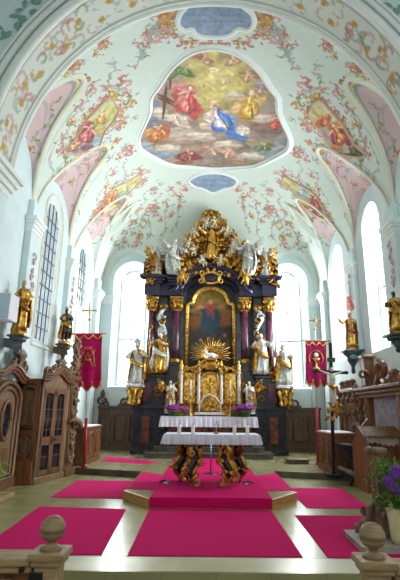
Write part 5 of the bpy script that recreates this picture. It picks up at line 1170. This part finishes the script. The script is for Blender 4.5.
b.tube([(cx - .3, -.08, 1.42), (cx - .1, -.16, 1.5), (cx + .1, -.2, 1.42), (cx + .28, -.2, 1.3), (cx + .34, -.18, 1.2)], [.05, .08, .09, .07, .03], 8); b.build('carving', M['oak_light'], pilr)
b = MB(mP); crest(b, cx, .0, 2.7, .6, .5)
for k in range(5): b.scroll(cx + .05 * (-1) ** k, 0, 3.1 + k * .15, .13 - .012 * k, k * 1.4, 1.2, (-1) ** k, .05); b.leaf(cx, -.04, 3.0 + k * .15, .24, .14, PI / 2 + .6 * (-1) ** k, .06)
b.build('finial', M['oak_light'], pilr)
# --- near left confessional, arched door with oval dark window
N0, N1 = Vector((-4.72, 9.0, 0)), Vector((-4.72, 11.58, 0)); mN = frame(N0, N1 - N0); LN = 2.58; c0 = 1.62
con2 = thing('confessional', 'nearest left oak confessional with arched door and dark oval window, cut by the picture edge', 'confessional', tuple(N0))
b = MB(mN); b.box(LN / 2, .1, 1.25, LN, .18, 2.3); b.box(LN / 2, .03, .1, LN, .22, .2, .03); b.build('carcass', M['oak'], con2)
b = MB(mN); b.prism([(c0 - .62, .2), (c0 - .62, 1.95)] + [(c0 - .62 * math.cos(PI * i / 12), 1.95 + .35 * math.sin(PI * i / 12)) for i in range(1, 12)] + [(c0 + .62, 1.95), (c0 + .62, .2)], -.03, .02); dr = b.build('door', M['oak_light'], con2)
b = MB(mN); arch_panel(b, c0, -.04, .3, 2.2, .5, r=.05); arch_panel(b, c0, -.05, .22, 2.34, .68, r=.06); oval(b, c0, -.04, 1.5, .24, .42, .05); b.box(c0, -.03, .65, .7, .03, .5, .01); b.build('moulding', M['oak'], dr)
b = MB(mN); b.ell((c0, -.03, 1.5), (.23, .02, .4), 20, 10); wn = b.build('oval_window', M['darkglass'], dr)
b = MB(mN)
for k in range(5): b.scroll(c0 + .08 * (-1) ** k, -.055, 1.2 + .15 * k, .08, k, 1.2, (-1) ** k, .012, 1)
b.build('iron_scrolls', M['iron'], wn)
b = MB(mN)
for o in (0, .07, .14): b.tube([(c0 - .95 - .35, -.06 - o * .5, 2.36 + o), (c0 - .6, -.06 - o * .5, 2.4 + o), (c0 - .3, -.06 - o * .5, 2.54 + o), (c0, -.06 - o * .5, 2.6 + o), (c0 + .3, -.06 - o * .5, 2.54 + o), (c0 + .6, -.06 - o * .5, 2.4 + o), (c0 + .95, -.06 - o * .5, 2.36 + o)], .05, 6)
b.build('curved_cornice', M['oak'], con2)
b = MB(mN); crest(b, c0 + .3, -.08, 2.62, .75, .6); b.build('crest', M['oak_dark'], con2)
b = MB(); b.box(-4.5, 9.5, .06, .9, 1.1, .1, .02); tag(b.build('kneeling_step', M['ashwood']), 'low pale wooden step in front of the nearest left confessional', 'step')
# plant at the left edge
pl = thing('potted_fern', 'bright green leafy plant at the left picture edge beside the confessional', 'plant', (-4.3, 9.35, .11)); b = MB(); b.lathe([(.11, 0), (.15, .2), (.16, .24), (.13, .24)], (-4.35, 9.35, .115), 14); b.build('pot', M['vase'], pl)
b = MB(); rd = random.Random(8)
for i in range(60):
    a = rd.uniform(0, 6.28); l = rd.uniform(.22, .5); h_ = rd.uniform(.1, .5); x0, y0, z0_ = -4.35, 9.35, .34
    b.tube([(x0, y0, z0_), (x0 + l * .5 * math.cos(a), y0 + l * .5 * math.sin(a), z0_ + h_), (x0 + l * math.cos(a), y0 + l * math.sin(a), z0_ + h_ * .7)], [.01, .045, .006], 5, .25)
b.build('fronds', M['leaf_lime'], pl)
# --- left side table
t_ = thing('side_table', 'oak credence cabinet with white cover against the left wall', 'cabinet', (-4.2, 14.95, ZS)); b = MB(); b.box(-4.2, 14.95, ZS + .52, 1.04, 1.9, 1.0); b.box(-4.2, 14.95, ZS + .06, 1.1, 1.96, .12, .02); b.box(-4.2, 14.95, ZS + 1.05, 1.12, 2.0, .06, .015); b.build('carcass', M['oak'], t_)
for k in range(2):
    yy = 14.5 + k * .9; b = MB(); b.box(-3.67, yy, ZS + .58, .03, .74, .74, .008); d = b.build('door', M['oak_red'], t_); b = MB(); mm = frame((-3.655, yy - .5, 0), (0, 1, 0)); b.m = mm; arch_panel(b, .5, -.01, ZS + .3, ZS + .9, .27, r=.025); b.build('panel_moulding', M['oak'], d); b = MB(); b.ell((-3.64, yy + .3, ZS + .6), .025, 8, 6); b.build('knob', M['gold_dark'], d)
tag(MB().box(-4.2, 14.95, ZS + 1.095, 1.0, 1.9, .025).build('table_cover', M['linen']), 'folded white linen cover on the left side table', 'cloth')
# --- right side cabinet
t_ = thing('side_table', 'oak cabinet with panelled doors before the right wall beside the crucifix', 'cabinet', (3.6, 13.48, ZS)); b = MB(); b.box(3.61, 13.48, ZS + .5, .76, 1.44, .96); b.box(3.61, 13.48, ZS + .06, .84, 1.52, .12, .02); b.box(3.61, 13.48, ZS + 1.0, .86, 1.54, .06, .015); b.build('carcass', M['oak_red'], t_)
for k in range(2):
    yy = 13.14 + k * .68; b = MB(); b.box(3.22, yy, ZS + .54, .03, .58, .7, .008); d = b.build('door', M['oak'], t_); b = MB(frame((3.21, yy + .5, 0), (0, -1, 0))); arch_panel(b, .5, -.01, ZS + .28, ZS + .82, .21, r=.025); b.build('panel_moulding', M['oak_red'], d); b = MB(); b.ell((3.19, yy - .22, ZS + .58), .024, 8, 6); b.build('knob', M['gold_dark'], d)
tag(MB().box(3.61, 13.48, ZS + 1.045, .72, 1.46, .02).build('table_cover', M['linen']), 'thin white linen cover on the right cabinet', 'cloth')
b = MB(); b.prism([(2.45, 15.0), (3.1, 15.0), (3.1, 15.5), (2.45, 15.5)], ZS + .002, ZS + .11, 'z'); b.box(2.775, 15.25, ZS + .125, .7, .56, .03, .01); tag(b.build('foot_stool', M['oak_dark']), 'low dark wooden footstool on the floor left of the right cabinet', 'stool')
# --- tall standing crucifix
cp = at(332.5, 477, z=ZS); cx_, cy_ = cp.x + .03, cp.y
cru = thing('standing_crucifix', 'tall black standing cross with ivory and gold figure beside the right cabinet', 'crucifix', (cx_, cy_, ZS))
LEAN = Matrix.Translation(Vector((cx_, cy_, ZS))) @ Matrix.Rotation(.035, 4, 'Y') @ Matrix.Translation(Vector((-cx_, -cy_, -ZS)))
b = MB(LEAN); b.box(cx_, cy_, ZS + .04, .4, .34, .08, .02); b.box(cx_, cy_, ZS + 1.7, .075, .06, 3.3); zb_ = at(332, 372, y=cy_).z; b.box(cx_ , cy_ - .01, zb_, .84, .06, .08, .01)
for (a, z) in ((-.42, zb_), (.42, zb_), (0, ZS + 3.38)): b.ell((cx_ + a, cy_, z), (.05, .04, .05), 8, 6)
b.build('cross', M['black'], cru)
b = MB(LEAN); z1 = zb_; y1 = cy_ - .09
b.tube([(cx_, y1, z1 - .06), (cx_ + .01, y1 - .02, z1 - .2), (cx_, y1 - .01, z1 - .36), (cx_ - .01, y1, z1 - .44)], [.07, .085, .065, .07], 12, .8, (0, 1, 0)); b.ell((cx_ - .02, y1 - .05, z1 + .05), (.045, .052, .06), 12, 8)
for s in (-1, 1):
    b.tube([(cx_ + s * .06, y1, z1 - .07), (cx_ + s * .18, y1 + .01, z1 - .03), (cx_ + s * .3, y1 + .04, z1 + .02)], [.035, .028, .018], 10); b.ell((cx_ + s * .33, y1 + .03, z1 + .025), (.03, .015, .018), 8, 6)
    b.tube([(cx_ + s * .035, y1, z1 - .42), (cx_ + s * .05, y1 - .06, z1 - .62), (cx_ + s * .015, y1, z1 - .84), (cx_ + s * .01, y1 - .03, z1 - .9)], [.055, .042, .028, .02], 10)
b.build('corpus', M['ivory'], cru, voxel=.012)
b = MB(LEAN); b.tube([(cx_ - .09, y1 - .01, z1 - .36), (cx_, y1 - .08, z1 - .42), (cx_ + .09, y1 - .01, z1 - .38), (cx_ + .14, y1, z1 - .5), (cx_ + .12, y1, z1 - .62)], [.04, .07, .05, .05, .015], 8); b.build('gilt_loincloth', M['gold'], cru)
b = MB(LEAN); b.box(cx_, cy_ - .05, z1 + .32, .22, .02, .12, .005); b.build('title_board', M['greenish'], cru)
b = MB(LEAN)
for k in range(16): b.leaf(cx_ + random.uniform(-.12, .12), cy_ - .06, z1 - 1.05 + random.uniform(-.15, .2), .2, .09, random.uniform(0, 6.28), .05)
b.build('gilt_leaf_spray', M['gold_dark'], cru)

# --- right choir panelling + right confessional with curtains
mQ = frame((4.35, 15.7, 0), (0, -1, 0))
pan = thing('choir_panelling', 'carved oak wall panelling with leaf crest behind the right cabinet', 'panelling', (4.35, 14.8, 0))
b = MB(mQ); b.box(.85, .2, 1.25, 1.7, .3, 2.3); b.box(.85, .14, 2.42, 1.8, .4, .12, .03); b.build('board', M['oak'], pan)
b = MB(mQ)
for xx in (.08, .6, 1.12, 1.62): b.box(xx, .02, 1.3, .12, .1, 2.2, .02); b.scroll(xx, -.06, 2.1, .1, 0, 1.2, 1, .035); b.scroll(xx, -.06, 1.7, .09, PI, 1.2, -1, .03); b.leaf(xx, -.05, 1.8, .26, .13, PI / 2, .06)
for xx in (.34, .86, 1.37): arch_panel(b, xx, .04, .3, 2.2, .19, r=.03)
for xx in (.3, .85, 1.4): crest(b, xx, .1, 2.48, .5, .32)
b.build('carving', M['oak_light'], pan)
con3 = thing('confessional', 'carved oak confessional on the right with grey curtains and scroll crest', 'confessional', (4.5, 12.2, 0))
mC = frame((4.5, 13.85, 0), (0, -1, 0)); LC = 3.3
b = MB(mC); b.box(LC / 2, .28, 1.2, LC, .16, 2.3); b.box(LC / 2, .14, .1, LC, .4, .2, .02)
for xx, ww in ((.06, .12), (.6, .3), (2.8, .2)): b.box(xx, .08, 1.25, ww, .3, 2.3, .02)
b.box(.28, .1, .6, .4, .2, .9); b.box(1.7, .1, .6, 2.1, .2, .9); b.box(3.1, .1, 1.2, .4, .25, 2.2); b.build('frame', M['oak_red'], con3)
b = MB(mC)
for o, z in ((0, 2.2), (.06, 2.3), (.12, 2.4)): b.box(LC / 2, .1 - o / 2, z, LC + o, .4 + o, .09, .02)
b.build('cornice', M['oak'], con3)
for x0, x1 in ((.13, .44), (.76, 2.7)):
    b = MB(mC); n = int((x1 - x0) * 40); b.add([(x0 + (x1 - x0) * i / n, .1 + .035 * math.sin(i * 1.25), z) for z in (.9, 2.15) for i in range(n + 1)], [(i, i + 1, n + 2 + i, n + 1 + i) for i in range(n)], True); b.build('curtain', M['curtain'], con3)
b = MB(mC); 
for xx in (.06, .6):
    b = MB(mC)
    for k in range(5): b.scroll(xx, -.09, .6 + .34 * k, .09, k, 1.2, (-1) ** k, .035); b.leaf(xx, -.09, .7 + .34 * k, .2, .1, PI / 2, .05)
    b.build('post_carving', M['oak_light'], con3)
b = MB(mC); cc = 1.85; b.scroll(cc + .12, -.05, 2.8, .28, PI * 1.1, 1.15, -1, .075); b.tube([(cc - .45, -.05, 2.46), (cc - .3, -.05, 2.52), (cc - .12, -.05, 2.62), (cc - .1, -.05, 2.78)], [.05, .09, .1, .08], 8); b.tube([(cc + .5, -.05, 2.48), (cc + .35, -.05, 2.5), (cc + .15, -.05, 2.55)], [.05, .09, .09], 8)
for k in range(5): b.leaf(cc + .02 + .08 * k, -.07, 2.98 - .03 * k, .2, .1, PI / 2 - .3 * k, .05)
b.build('scroll_crest', M['oak_red'], con3); b = MB(mC); crest(b, 2.7, -.05, 2.44, .7, .4); b.build('leaf_crest', M['oak_red'], con3)

# --- kneeling bench desk in front (right)
ben = thing('kneeling_desk', 'oak prayer desk with scalloped front board and side scroll, right of the crucifix', 'desk', (3.9, 11.4, 0))
for xx in (3.5, 4.32): MB().prism([(10.9, 0), (10.9, 1.2), (11.2, 1.42), (11.35, 1.38), (11.5, 1.2), (11.8, 1.0), (11.8, .0)], xx, xx + .08, 'x').build('side_board', M['oak_red'], ben)
b = MB(); b.add([(3.48, 10.85, 1.24), (4.4, 10.85, 1.24), (4.4, 11.25, 1.44), (3.48, 11.25, 1.44), (3.48, 10.85, 1.2), (4.4, 10.85, 1.2), (4.4, 11.25, 1.4), (3.48, 11.25, 1.4)], [(0, 1, 2, 3), (7, 6, 5, 4), (0, 4, 5, 1), (2, 6, 7, 3), (0, 3, 7, 4), (1, 5, 6, 2)], False); b.build('desk_top', M['oak'], ben)
b = MB(); sc = [(3.58 + .74 * i / 48, 1.02 + .05 * abs(math.sin(i * PI / 8)) + .03 * math.sin(i * PI / 24)) for i in range(49)]; b.prism(sc + [(4.32, 1.2), (3.58, 1.2)], 10.92, 10.96); b.build('scalloped_board', M['slab'], ben)
b = MB(); b.box(3.95, 11.2, .5, .74, .05, 1.0); b.box(3.95, 11.15, .08, .74, .5, .14, .02); b.build('front_board', M['oak_red'], ben)
SM = Matrix.Translation(Vector((.28, .3, .06))); sea = thing('folding_seat', 'black folding seat with grey cushion edge at the end of the prayer desk', 'seat', (3.5, 12.2, .06)); b = MB(SM)
b.prism([(2.98, .92), (3.5, .86), (3.52, .8), (3.1, .8)], 11.5, 12.3); b.prism([(3.05, .8), (3.5, .8), (3.5, .2), (3.34, .3), (3.22, .5)], 11.52, 12.28); b.build('shell', M['cushion'], sea); b = MB(SM); b.tube([(3.08, 11.5, .3), (3.2, 11.5, .24), (3.4, 11.5, .22), (3.5, 11.5, .25)], .06, 8); b.tube([(2.96, 11.5, .93), (3.2, 11.5, .91), (3.48, 11.5, .87)], .025, 6); b.tube([(3.08, 12.25, .3), (3.2, 11.5, .24)], .05, 6); b.build('cushion', M['greyfold'], sea); MB(SM).tube([(3.15, 11.6, -.055), (3.3, 11.6, .3)], .03, 6).build('leg', M['iron'], sea); MB(SM).tube([(3.45, 12.2, -.055), (3.42, 12.2, .3)], .03, 6).build('leg', M['iron'], sea)
b = MB(frame((3.9, 12.85, .17), (.3, -1, 0))); b.scroll(.1, 0, 1.12, .2, 0, 1.2, 1, .06); b.scroll(.3, 0, .95, .16, PI, 1.2, -1, .05); b.box(.2, .04, .5, .5, .08, 1.0, .02); b.leaf(.1, -.05, 1.2, .3, .16, 1.2, .06); tag(b.build('carved_bench_end', M['oak_dark']), 'dark carved scroll bench end between the crucifix and the black seat', 'bench end')

# --- carved pedestal, microphone, vase of flowers (right foreground)
pd = thing('carved_pedestal', 'pale carved wooden pedestal with scroll feet on a stone slab at right', 'pedestal', (2.36, 6.95, 0))
b = MB(); b.prism([(1.88, 6.4), (3.1, 6.4), (3.1, 7.28), (1.9, 7.28)], .014, .09, 'z'); b.build('slab', M['slab'], pd)
b = MB(); PXc, PYc = 2.37, 7.0
b.lathe([(.17, .09), (.17, .16), (.14, .2), (.11, .34), (.095, .8), (.09, 1.05), (.11, 1.09), (.1, 1.13), (.13, 1.17), (.155, 1.2), (.155, 1.25), (.13, 1.25)], (PXc, PYc, 0), 16); b.build('shaft', M['oak_light'], pd)
for k, a in enumerate((PI * 1.02, PI * 1.55, PI * .5)):
    b = MB(Matrix.Translation(Vector((PXc, PYc, 0))) @ Matrix.Rotation(a, 4, 'Z')); b.tube([(.1, 0, .5), (.17, 0, .42), (.17, 0, .33), (.24, 0, .27), (.33, 0, .22), (.35, 0, .14), (.3, 0, .12), (.28, 0, .17)], [.03, .045, .05, .045, .05, .045, .035, .02], 8, 1.3, (0, 1, 0)); b.scroll(.32, 0, .18, .06, 0, 1.1, 1, .028); b.leaf(.18, -.05, .3, .16, .1, 1.2, .05); b.build('scroll_foot', M['oak_light'], pd)
b = MB(); b.prism([(PXc - .07, .4), (PXc + .07, .4), (PXc + .07, .95), (PXc, 1.0), (PXc - .07, .95)], PYc - .125, PYc - .1); b.build('front_panel', M['oak_light'], pd)
mic = thing('microphone', 'thin gooseneck microphone rising from the carved pedestal at right', 'microphone', (2.26, 6.98, 1.25)); b = MB(); b.tube([(2.27, 6.98, 1.255), (2.25, 6.98, 1.36), (2.2, 6.98, 1.5), (2.19, 6.98, 1.57), (2.24, 6.97, 1.64)], .009, 8); b.lathe([(.04, 1.252), (.04, 1.265), (.012, 1.28)], (2.27, 6.98, 0), 12); b.build('gooseneck', M['chrome'], mic); b = MB(); b.tube([(2.238, 6.97, 1.635), (2.27, 6.965, 1.665)], [.013, .016], 8); b.build('microphone_head', M['ivory'], mic)
VX, VY, VZ = 2.44, 6.58, .09
vs_ = thing('flower_vase', 'cream vase with violet dahlias and green foliage at the right picture edge', 'flowers', (VX, VY, VZ)); b = MB(); b.lathe([(.09, 0), (.11, .08), (.12, .25), (.14, .38), (.15, .42), (.13, .42)], (VX, VY, VZ + .002), 18); b.build('vase', M['vase'], vs_)
b = MB(); rd = random.Random(12)
for i in range(190):
    a = rd.uniform(0, 6.28); l = rd.uniform(.08, .36); z = .5 + rd.uniform(-.06, .62); ll = rd.uniform(.06, .13); x0, y0 = VX + l * math.cos(a), VY + l * math.sin(a) * .8; g = rd.uniform(0, 6.28); u = rd.uniform(-.7, .3)
    b.tube([(x0, y0, z), (x0 + ll * .5 * math.cos(g), y0 + ll * .5 * math.sin(g), z + ll * (.3 + u)), (x0 + ll * math.cos(g), y0 + ll * math.sin(g), z + ll * u)], [.006, .028, .004], 5, .25)
for i in range(26):
    a = rd.uniform(0, 6.28); l = rd.uniform(.12, .36); b.tube([(VX, VY, .45), (VX + l * .4 * math.cos(a), VY + l * .4 * math.sin(a), .75), (VX + l * math.cos(a), VY + l * math.sin(a) * .8, .95 + rd.uniform(0, .25))], [.009, .007, .005], 5)
b.build('foliage', M['leaf'], vs_)
for (dx, dy, z, r) in ((-.05, -.22, .99, .095), (-.17, -.2, .88, .07), (-.12, -.24, .82, .07), (.07, -.24, .86, .07), (.12, -.22, .98, .075), (-.02, -.25, .74, .06)):
    b = MB(); n = 90; x0, y0 = VX + dx, VY + dy
    for i in range(n):
        ph = math.acos(1 - 1.5 * (i + .5) / n); th = i * 2.39996; d = Vector((math.sin(ph) * math.cos(th), -math.cos(ph), math.sin(ph) * math.sin(th))); q = Vector((x0, y0, z)); b.tube([tuple(q + d * r * .35), tuple(q + d * r * .75), tuple(q + d * r)], [r * .06, r * .13, r * .05], 5, .5)
    b.ell((x0, y0, z), r * .6, 10, 8); b.build('dahlia_bloom', M['violet'], vs_)

# ================================================================= COMMUNION RAILS
def rail(name, label, pxc, side_, pyc):
    zr = .82; p = at(pxc, pyc, z=zr); x0, y0 = p.x, p.y
    t_ = thing(name, label, 'railing', (x0, y0, -.2)); s = side_
    b = MB(); b.box(x0, y0, zr - .02, .24, .24, .045, .01); b.box(x0, y0, zr - .06, .2, .2, .04, .01); b.box(x0, y0, (zr - .08 - .2) / 2, .16, .16, zr - .08 + .2, .01); po_ = b.build('post', M['ashwood'], t_)
    b = MB(); b.lathe([(.075, 0), (.07, .015), (.04, .03), (.028, .045), (.034, .05), (.03, .058), (.068, .075), (.082, .105), (.086, .13), (.08, .16), (.06, .19), (.034, .208), (0.001, .216)], (x0, y0, zr + .003), 20); b.build('ball_finial', M['woodring'], po_)
    x1 = x0 + s * 1.4; xc = (x0 + s * .1 + x1) / 2; ln = 1.3
    b = MB(); b.box(xc, y0, zr - .05, ln, .2, .05, .012); b.box(xc, y0, zr - .1, ln, .14, .05, .01); b.build('handrail', M['ashwood'], t_)
    b = MB(); b.box(xc, y0, zr - .4, ln, .05, .56); b.box(xc, y0, -.1, ln, .12, .2, .01); b.build('panel', M['oak_red'], t_)
    for k in range(5):
        b = MB(); b.lathe([(.04, .02), (.045, .1), (.025, .16), (.055, .32), (.03, .5), (.045, .56), (.04, .66)], (x0 + s * (.26 + .24 * k), y0 - .07, 0), 12); b.build('baluster', M['ashwood'], t_)
    b = MB(); b.box(x0 + s * .3 * 0 + s * .16, y0 - .075, zr - .1, .035, .03, .03, .005); b.box(x0 + s * .06, y0 - .085, zr - .15, .09, .02, .08, .005); b.build('iron_latch', M['iron'], t_)
rail('communion_rail', 'wooden communion rail with ball-topped post at the lower left corner', 51, -1, 550)
rail('communion_rail', 'wooden communion rail with ball-topped post at the lower right corner', 374, 1, 558)

# ================================================================= WALL STATUES
def bracket(label, x, y, z, s, m='greenish', h=.4, w=.26):
    t_ = thing('wall_console', label, 'console', (x, y, z)); b = MB(); b.lathe([(.03, -h), (.07, -h + .04), (.05, -h * .7), (w * .55, -h * .4), (w * .6, -h * .25), (w * .9, -.1), (w, -.06), (w, 0)], (x, y, z), 14); b.build('bracket', M[m], t_)
    b = MB(); b.box(x, y, z + .02, w * 2.1, w * 2.1, .05, .015)
    for k in range(4): b.leaf(x - s * .05, y - w * .8, z - .1, .25, .12, -PI / 2 + .4 * (k - 1.5), .05)
    b.box(x + s * .12, y, z - .14, .3, .3, .2, .02); b.build('top_plate', M['iron' if m == 'iron' else m], t_); return t_
xl = -4.55
pz = at(18.5, 335, x=xl); bracket('grey stone wall console under the gilded statue, left wall', xl, pz.y, pz.z - .06, -1, 'marble_grey', .4, .19)
statue('saint_statue', 'gilded saint statue holding a small child figure on the near left wall console', (xl, pz.y, pz.z + .07), at(21, 278, x=xl).z - pz.z - .06, .7, 'gold', 'gold_dark', 'skin', 'gold_dark', wide=.85, prop=('child', 'L'), prop_mat='gold_pale', seed=41, base='gold', armL=((.17, -.06, .64), (.08, -.17, .58)))
pz = at(64, 344, x=xl); bracket('dark wall console under the second statue, left wall', xl, pz.y, pz.z - .06, -1, 'oak_dark', .5, .2)
statue('saint_statue', 'dark robed statue with gold trim on the far left wall console above the banner', (xl, pz.y, pz.z + .06), at(66, 308, x=xl).z - pz.z - .04, .6, 'robe_blue', 'gold', 'skin_dark', 'black', prop=('book', 'R'), prop_mat='gold', seed=42, base='gold', hat='crown', legs=True)
pz = at(352, 350, x=4.55); bracket('dark green wall console with scroll, right wall', 4.55, pz.y, pz.z - .06, 1, 'greenish', .7, .3)
statue('saint_statue', 'statue in gold and red robe with raised hand and rose flag, right wall', (4.55, pz.y, pz.z + .06), at(353, 311, x=4.55).z - pz.z - .04, -.6, 'gold_pale', 'robe_red', 'skin', 'black', armR=((-.2, -.05, .72), (-.3, -.12, .84)), prop=('flag', 'L'), armL=((.14, -.08, .68), (.06, -.15, .8)), seed=43, beard=True, base='gold_dark')
pz = at(397, 334, x=4.55); bracket('dark wall console under the black-faced statue at the right picture edge', 4.55, pz.y, pz.z - .06, 1, 'greenish', .4)
statue('saint_statue', 'black-faced statue in gilded robe at the right picture edge on the wall', (4.55, pz.y, pz.z + .06), at(395, 291, x=4.55).z - pz.z - .04, -.7, 'gold_pale', 'gold', 'skin_dark', 'black', prop=('book', 'R'), prop_mat='oak_dark', seed=44, base='gold_dark')
# post carrying the right console
b = MB(); pp = at(364, 388, x=4.45); b.box(4.6, pp.y, 2.9, .3, .34, .84, .03); b.box(4.6, pp.y, 3.34, .38, .42, .1, .03); b.scroll(4.38, pp.y - .2, 2.8, .14, 0, 1.2, 1, .05); tag(b.build('corner_post', M['oak']), 'square oak corner post with moulded top beside the right wall statue', 'post')
# painted stucco strands on pilasters
for i, (px, py, xx, lab) in enumerate([(20, 262, -4.72, 'pink stucco strand above the near left wall statue'), (63, 284, -4.72, 'pink stucco strand above the far left wall statue'), (343, 296, 4.72, 'pink stucco strand above the right wall statue with flag'), (388, 262, 4.72, 'pink stucco strand above the black-faced statue')]):
    p = at(px, py, x=xx); yy = 11.25 if abs(p.y - 11.25) < 1.8 else 14.8; m = frame((xx * 1.0, yy, p.z), (0, 1 if xx < 0 else -1, 0)); b = MB(m); rd = random.Random(i)
    for k in range(6): b.scroll(rd.uniform(-.08, .08), -.02, .45 - k * .2, .09, rd.uniform(0, 6), 1.1, (-1) ** k, .03, .5); b.leaf(rd.uniform(-.05, .05), -.02, .4 - k * .2, .16, .08, rd.uniform(0, 6), .02)
    b.ell((0, -.02, -.7), (.06, .02, .08), 8, 6); tag(b.build('stucco_ornament', M['pinkish']), lab, 'ornament')
# pale loudspeaker box at left edge; white case colour paints in its lit side
pz = at(4, 308, x=-4.75); t_ = thing('loudspeaker', 'pale blue-grey loudspeaker box on the wall at the left picture edge', 'loudspeaker', (-4.72, pz.y, pz.z - .3)); b = MB(); b.box(-4.7, pz.y, pz.z, .36, .5, .6, .015); b.build('case', M['white_paint'], t_); b = MB(); b.box(-4.68, pz.y - .255, pz.z, .33, .012, .56, .004); b.build('front_grille', M['greybox'], t_)

# nave shell behind the viewpoint
b = MB(); b.add([(-5.4, -12, -.2), (-5.4, 7.5, -.2), (-5.4, 7.5, 14.5), (-5.4, -12, 14.5)], [(0, 1, 2, 3)], False); struct(b.build('wall_nave_left', M['wall']))
b = MB(); b.add([(5.4, -12, -.2), (5.4, 7.5, -.2), (5.4, 7.5, 14.5), (5.4, -12, 14.5)], [(0, 1, 2, 3)], False); struct(b.build('wall_nave_right', M['wall']))
b = MB(); b.add([(-5.4, -12, -.2), (5.4, -12, -.2), (5.4, -12, 14.5), (-5.4, -12, 14.5)], [(0, 1, 2, 3)], False); struct(b.build('wall_nave_rear', M['wall']))
b = MB(); b.add([(-5.4, -12, 14.5), (5.4, -12, 14.5), (5.4, 7.5, 14.5), (-5.4, 7.5, 14.5)], [(0, 1, 2, 3)], False); struct(b.build('ceiling_nave', M['wall']))
b = MB(); b.box(0, -8.5, -.25, 10.8, 8, .1); struct(b.build('floor_nave', M['floor']))
# ================================================================= LIGHT
wd = bpy.data.worlds.new('sky'); bpy.context.scene.world = wd; wd.use_nodes = True
bg = wd.node_tree.nodes['Background']; bg.inputs[0].default_value = (0.86, 0.95, 1.0, 1); bg.inputs[1].default_value = 5.0
def area(name, loc, tgt, sx, sy, power, c=(1, 1, 1)):
    l = bpy.data.lights.new(name, 'AREA'); l.shape = 'RECTANGLE'; l.size = sx; l.size_y = sy; l.energy = power; l.color = c
    o = bpy.data.objects.new(name, l); col.objects.link(o); o.location = loc; o.rotation_euler = (Vector(tgt) - Vector(loc)).to_track_quat('-Z', 'Y').to_euler(); return o
DAY = (.93, .98, 1.0)
for yc in (13.0, 16.6): area('window_light', (W + .9, yc, 5.6), (0, yc, 4.6), 1.4, 5.0, 1150, DAY)
for s in (-1, 1): area('window_light', (s * EX, YE + .9, 5.4), (s * EX * .7, 10, 3.5), 1.4, 5.2, 560, DAY)
for yc in (13.0, 16.6): area('window_light', (-W - .9, yc, 5.6), (0, yc, 4.6), 1.4, 5.0, 160, DAY)
area('nave_fill', (0, -2.5, 6.0), (0, 12, 6.0), 9, 7, 250, (1, .99, .96))  # unseen fill lamp, added behind the viewpoint to brighten the chancel
area('nave_fill_right', (4.9, 3.0, 5.5), (-2, 11, 4.5), 2.5, 5, 110, (1, .99, .96))  # second unseen fill added on the right side of the nave

# ================================================================= CAMERA
cd = bpy.data.cameras.new('camera'); cam = bpy.data.objects.new('camera', cd); col.objects.link(cam); bpy.context.scene.camera = cam
cam.location = (CX, 0, HC); cam.rotation_euler = (Matrix.Rotation(PI / 2 + TH, 3, 'X') @ Matrix.Rotation(ROLL, 3, 'Z')).to_euler()
cd.sensor_fit = 'VERTICAL'; cd.sensor_height = 36; cd.sensor_width = 36; cd.lens = F / 580 * 36; cd.shift_x = -(PX - 200) / 580; cd.clip_end = 200
vs = bpy.context.scene.view_settings; vs.view_transform = 'Standard'; vs.look = 'None'; vs.exposure = -0.07
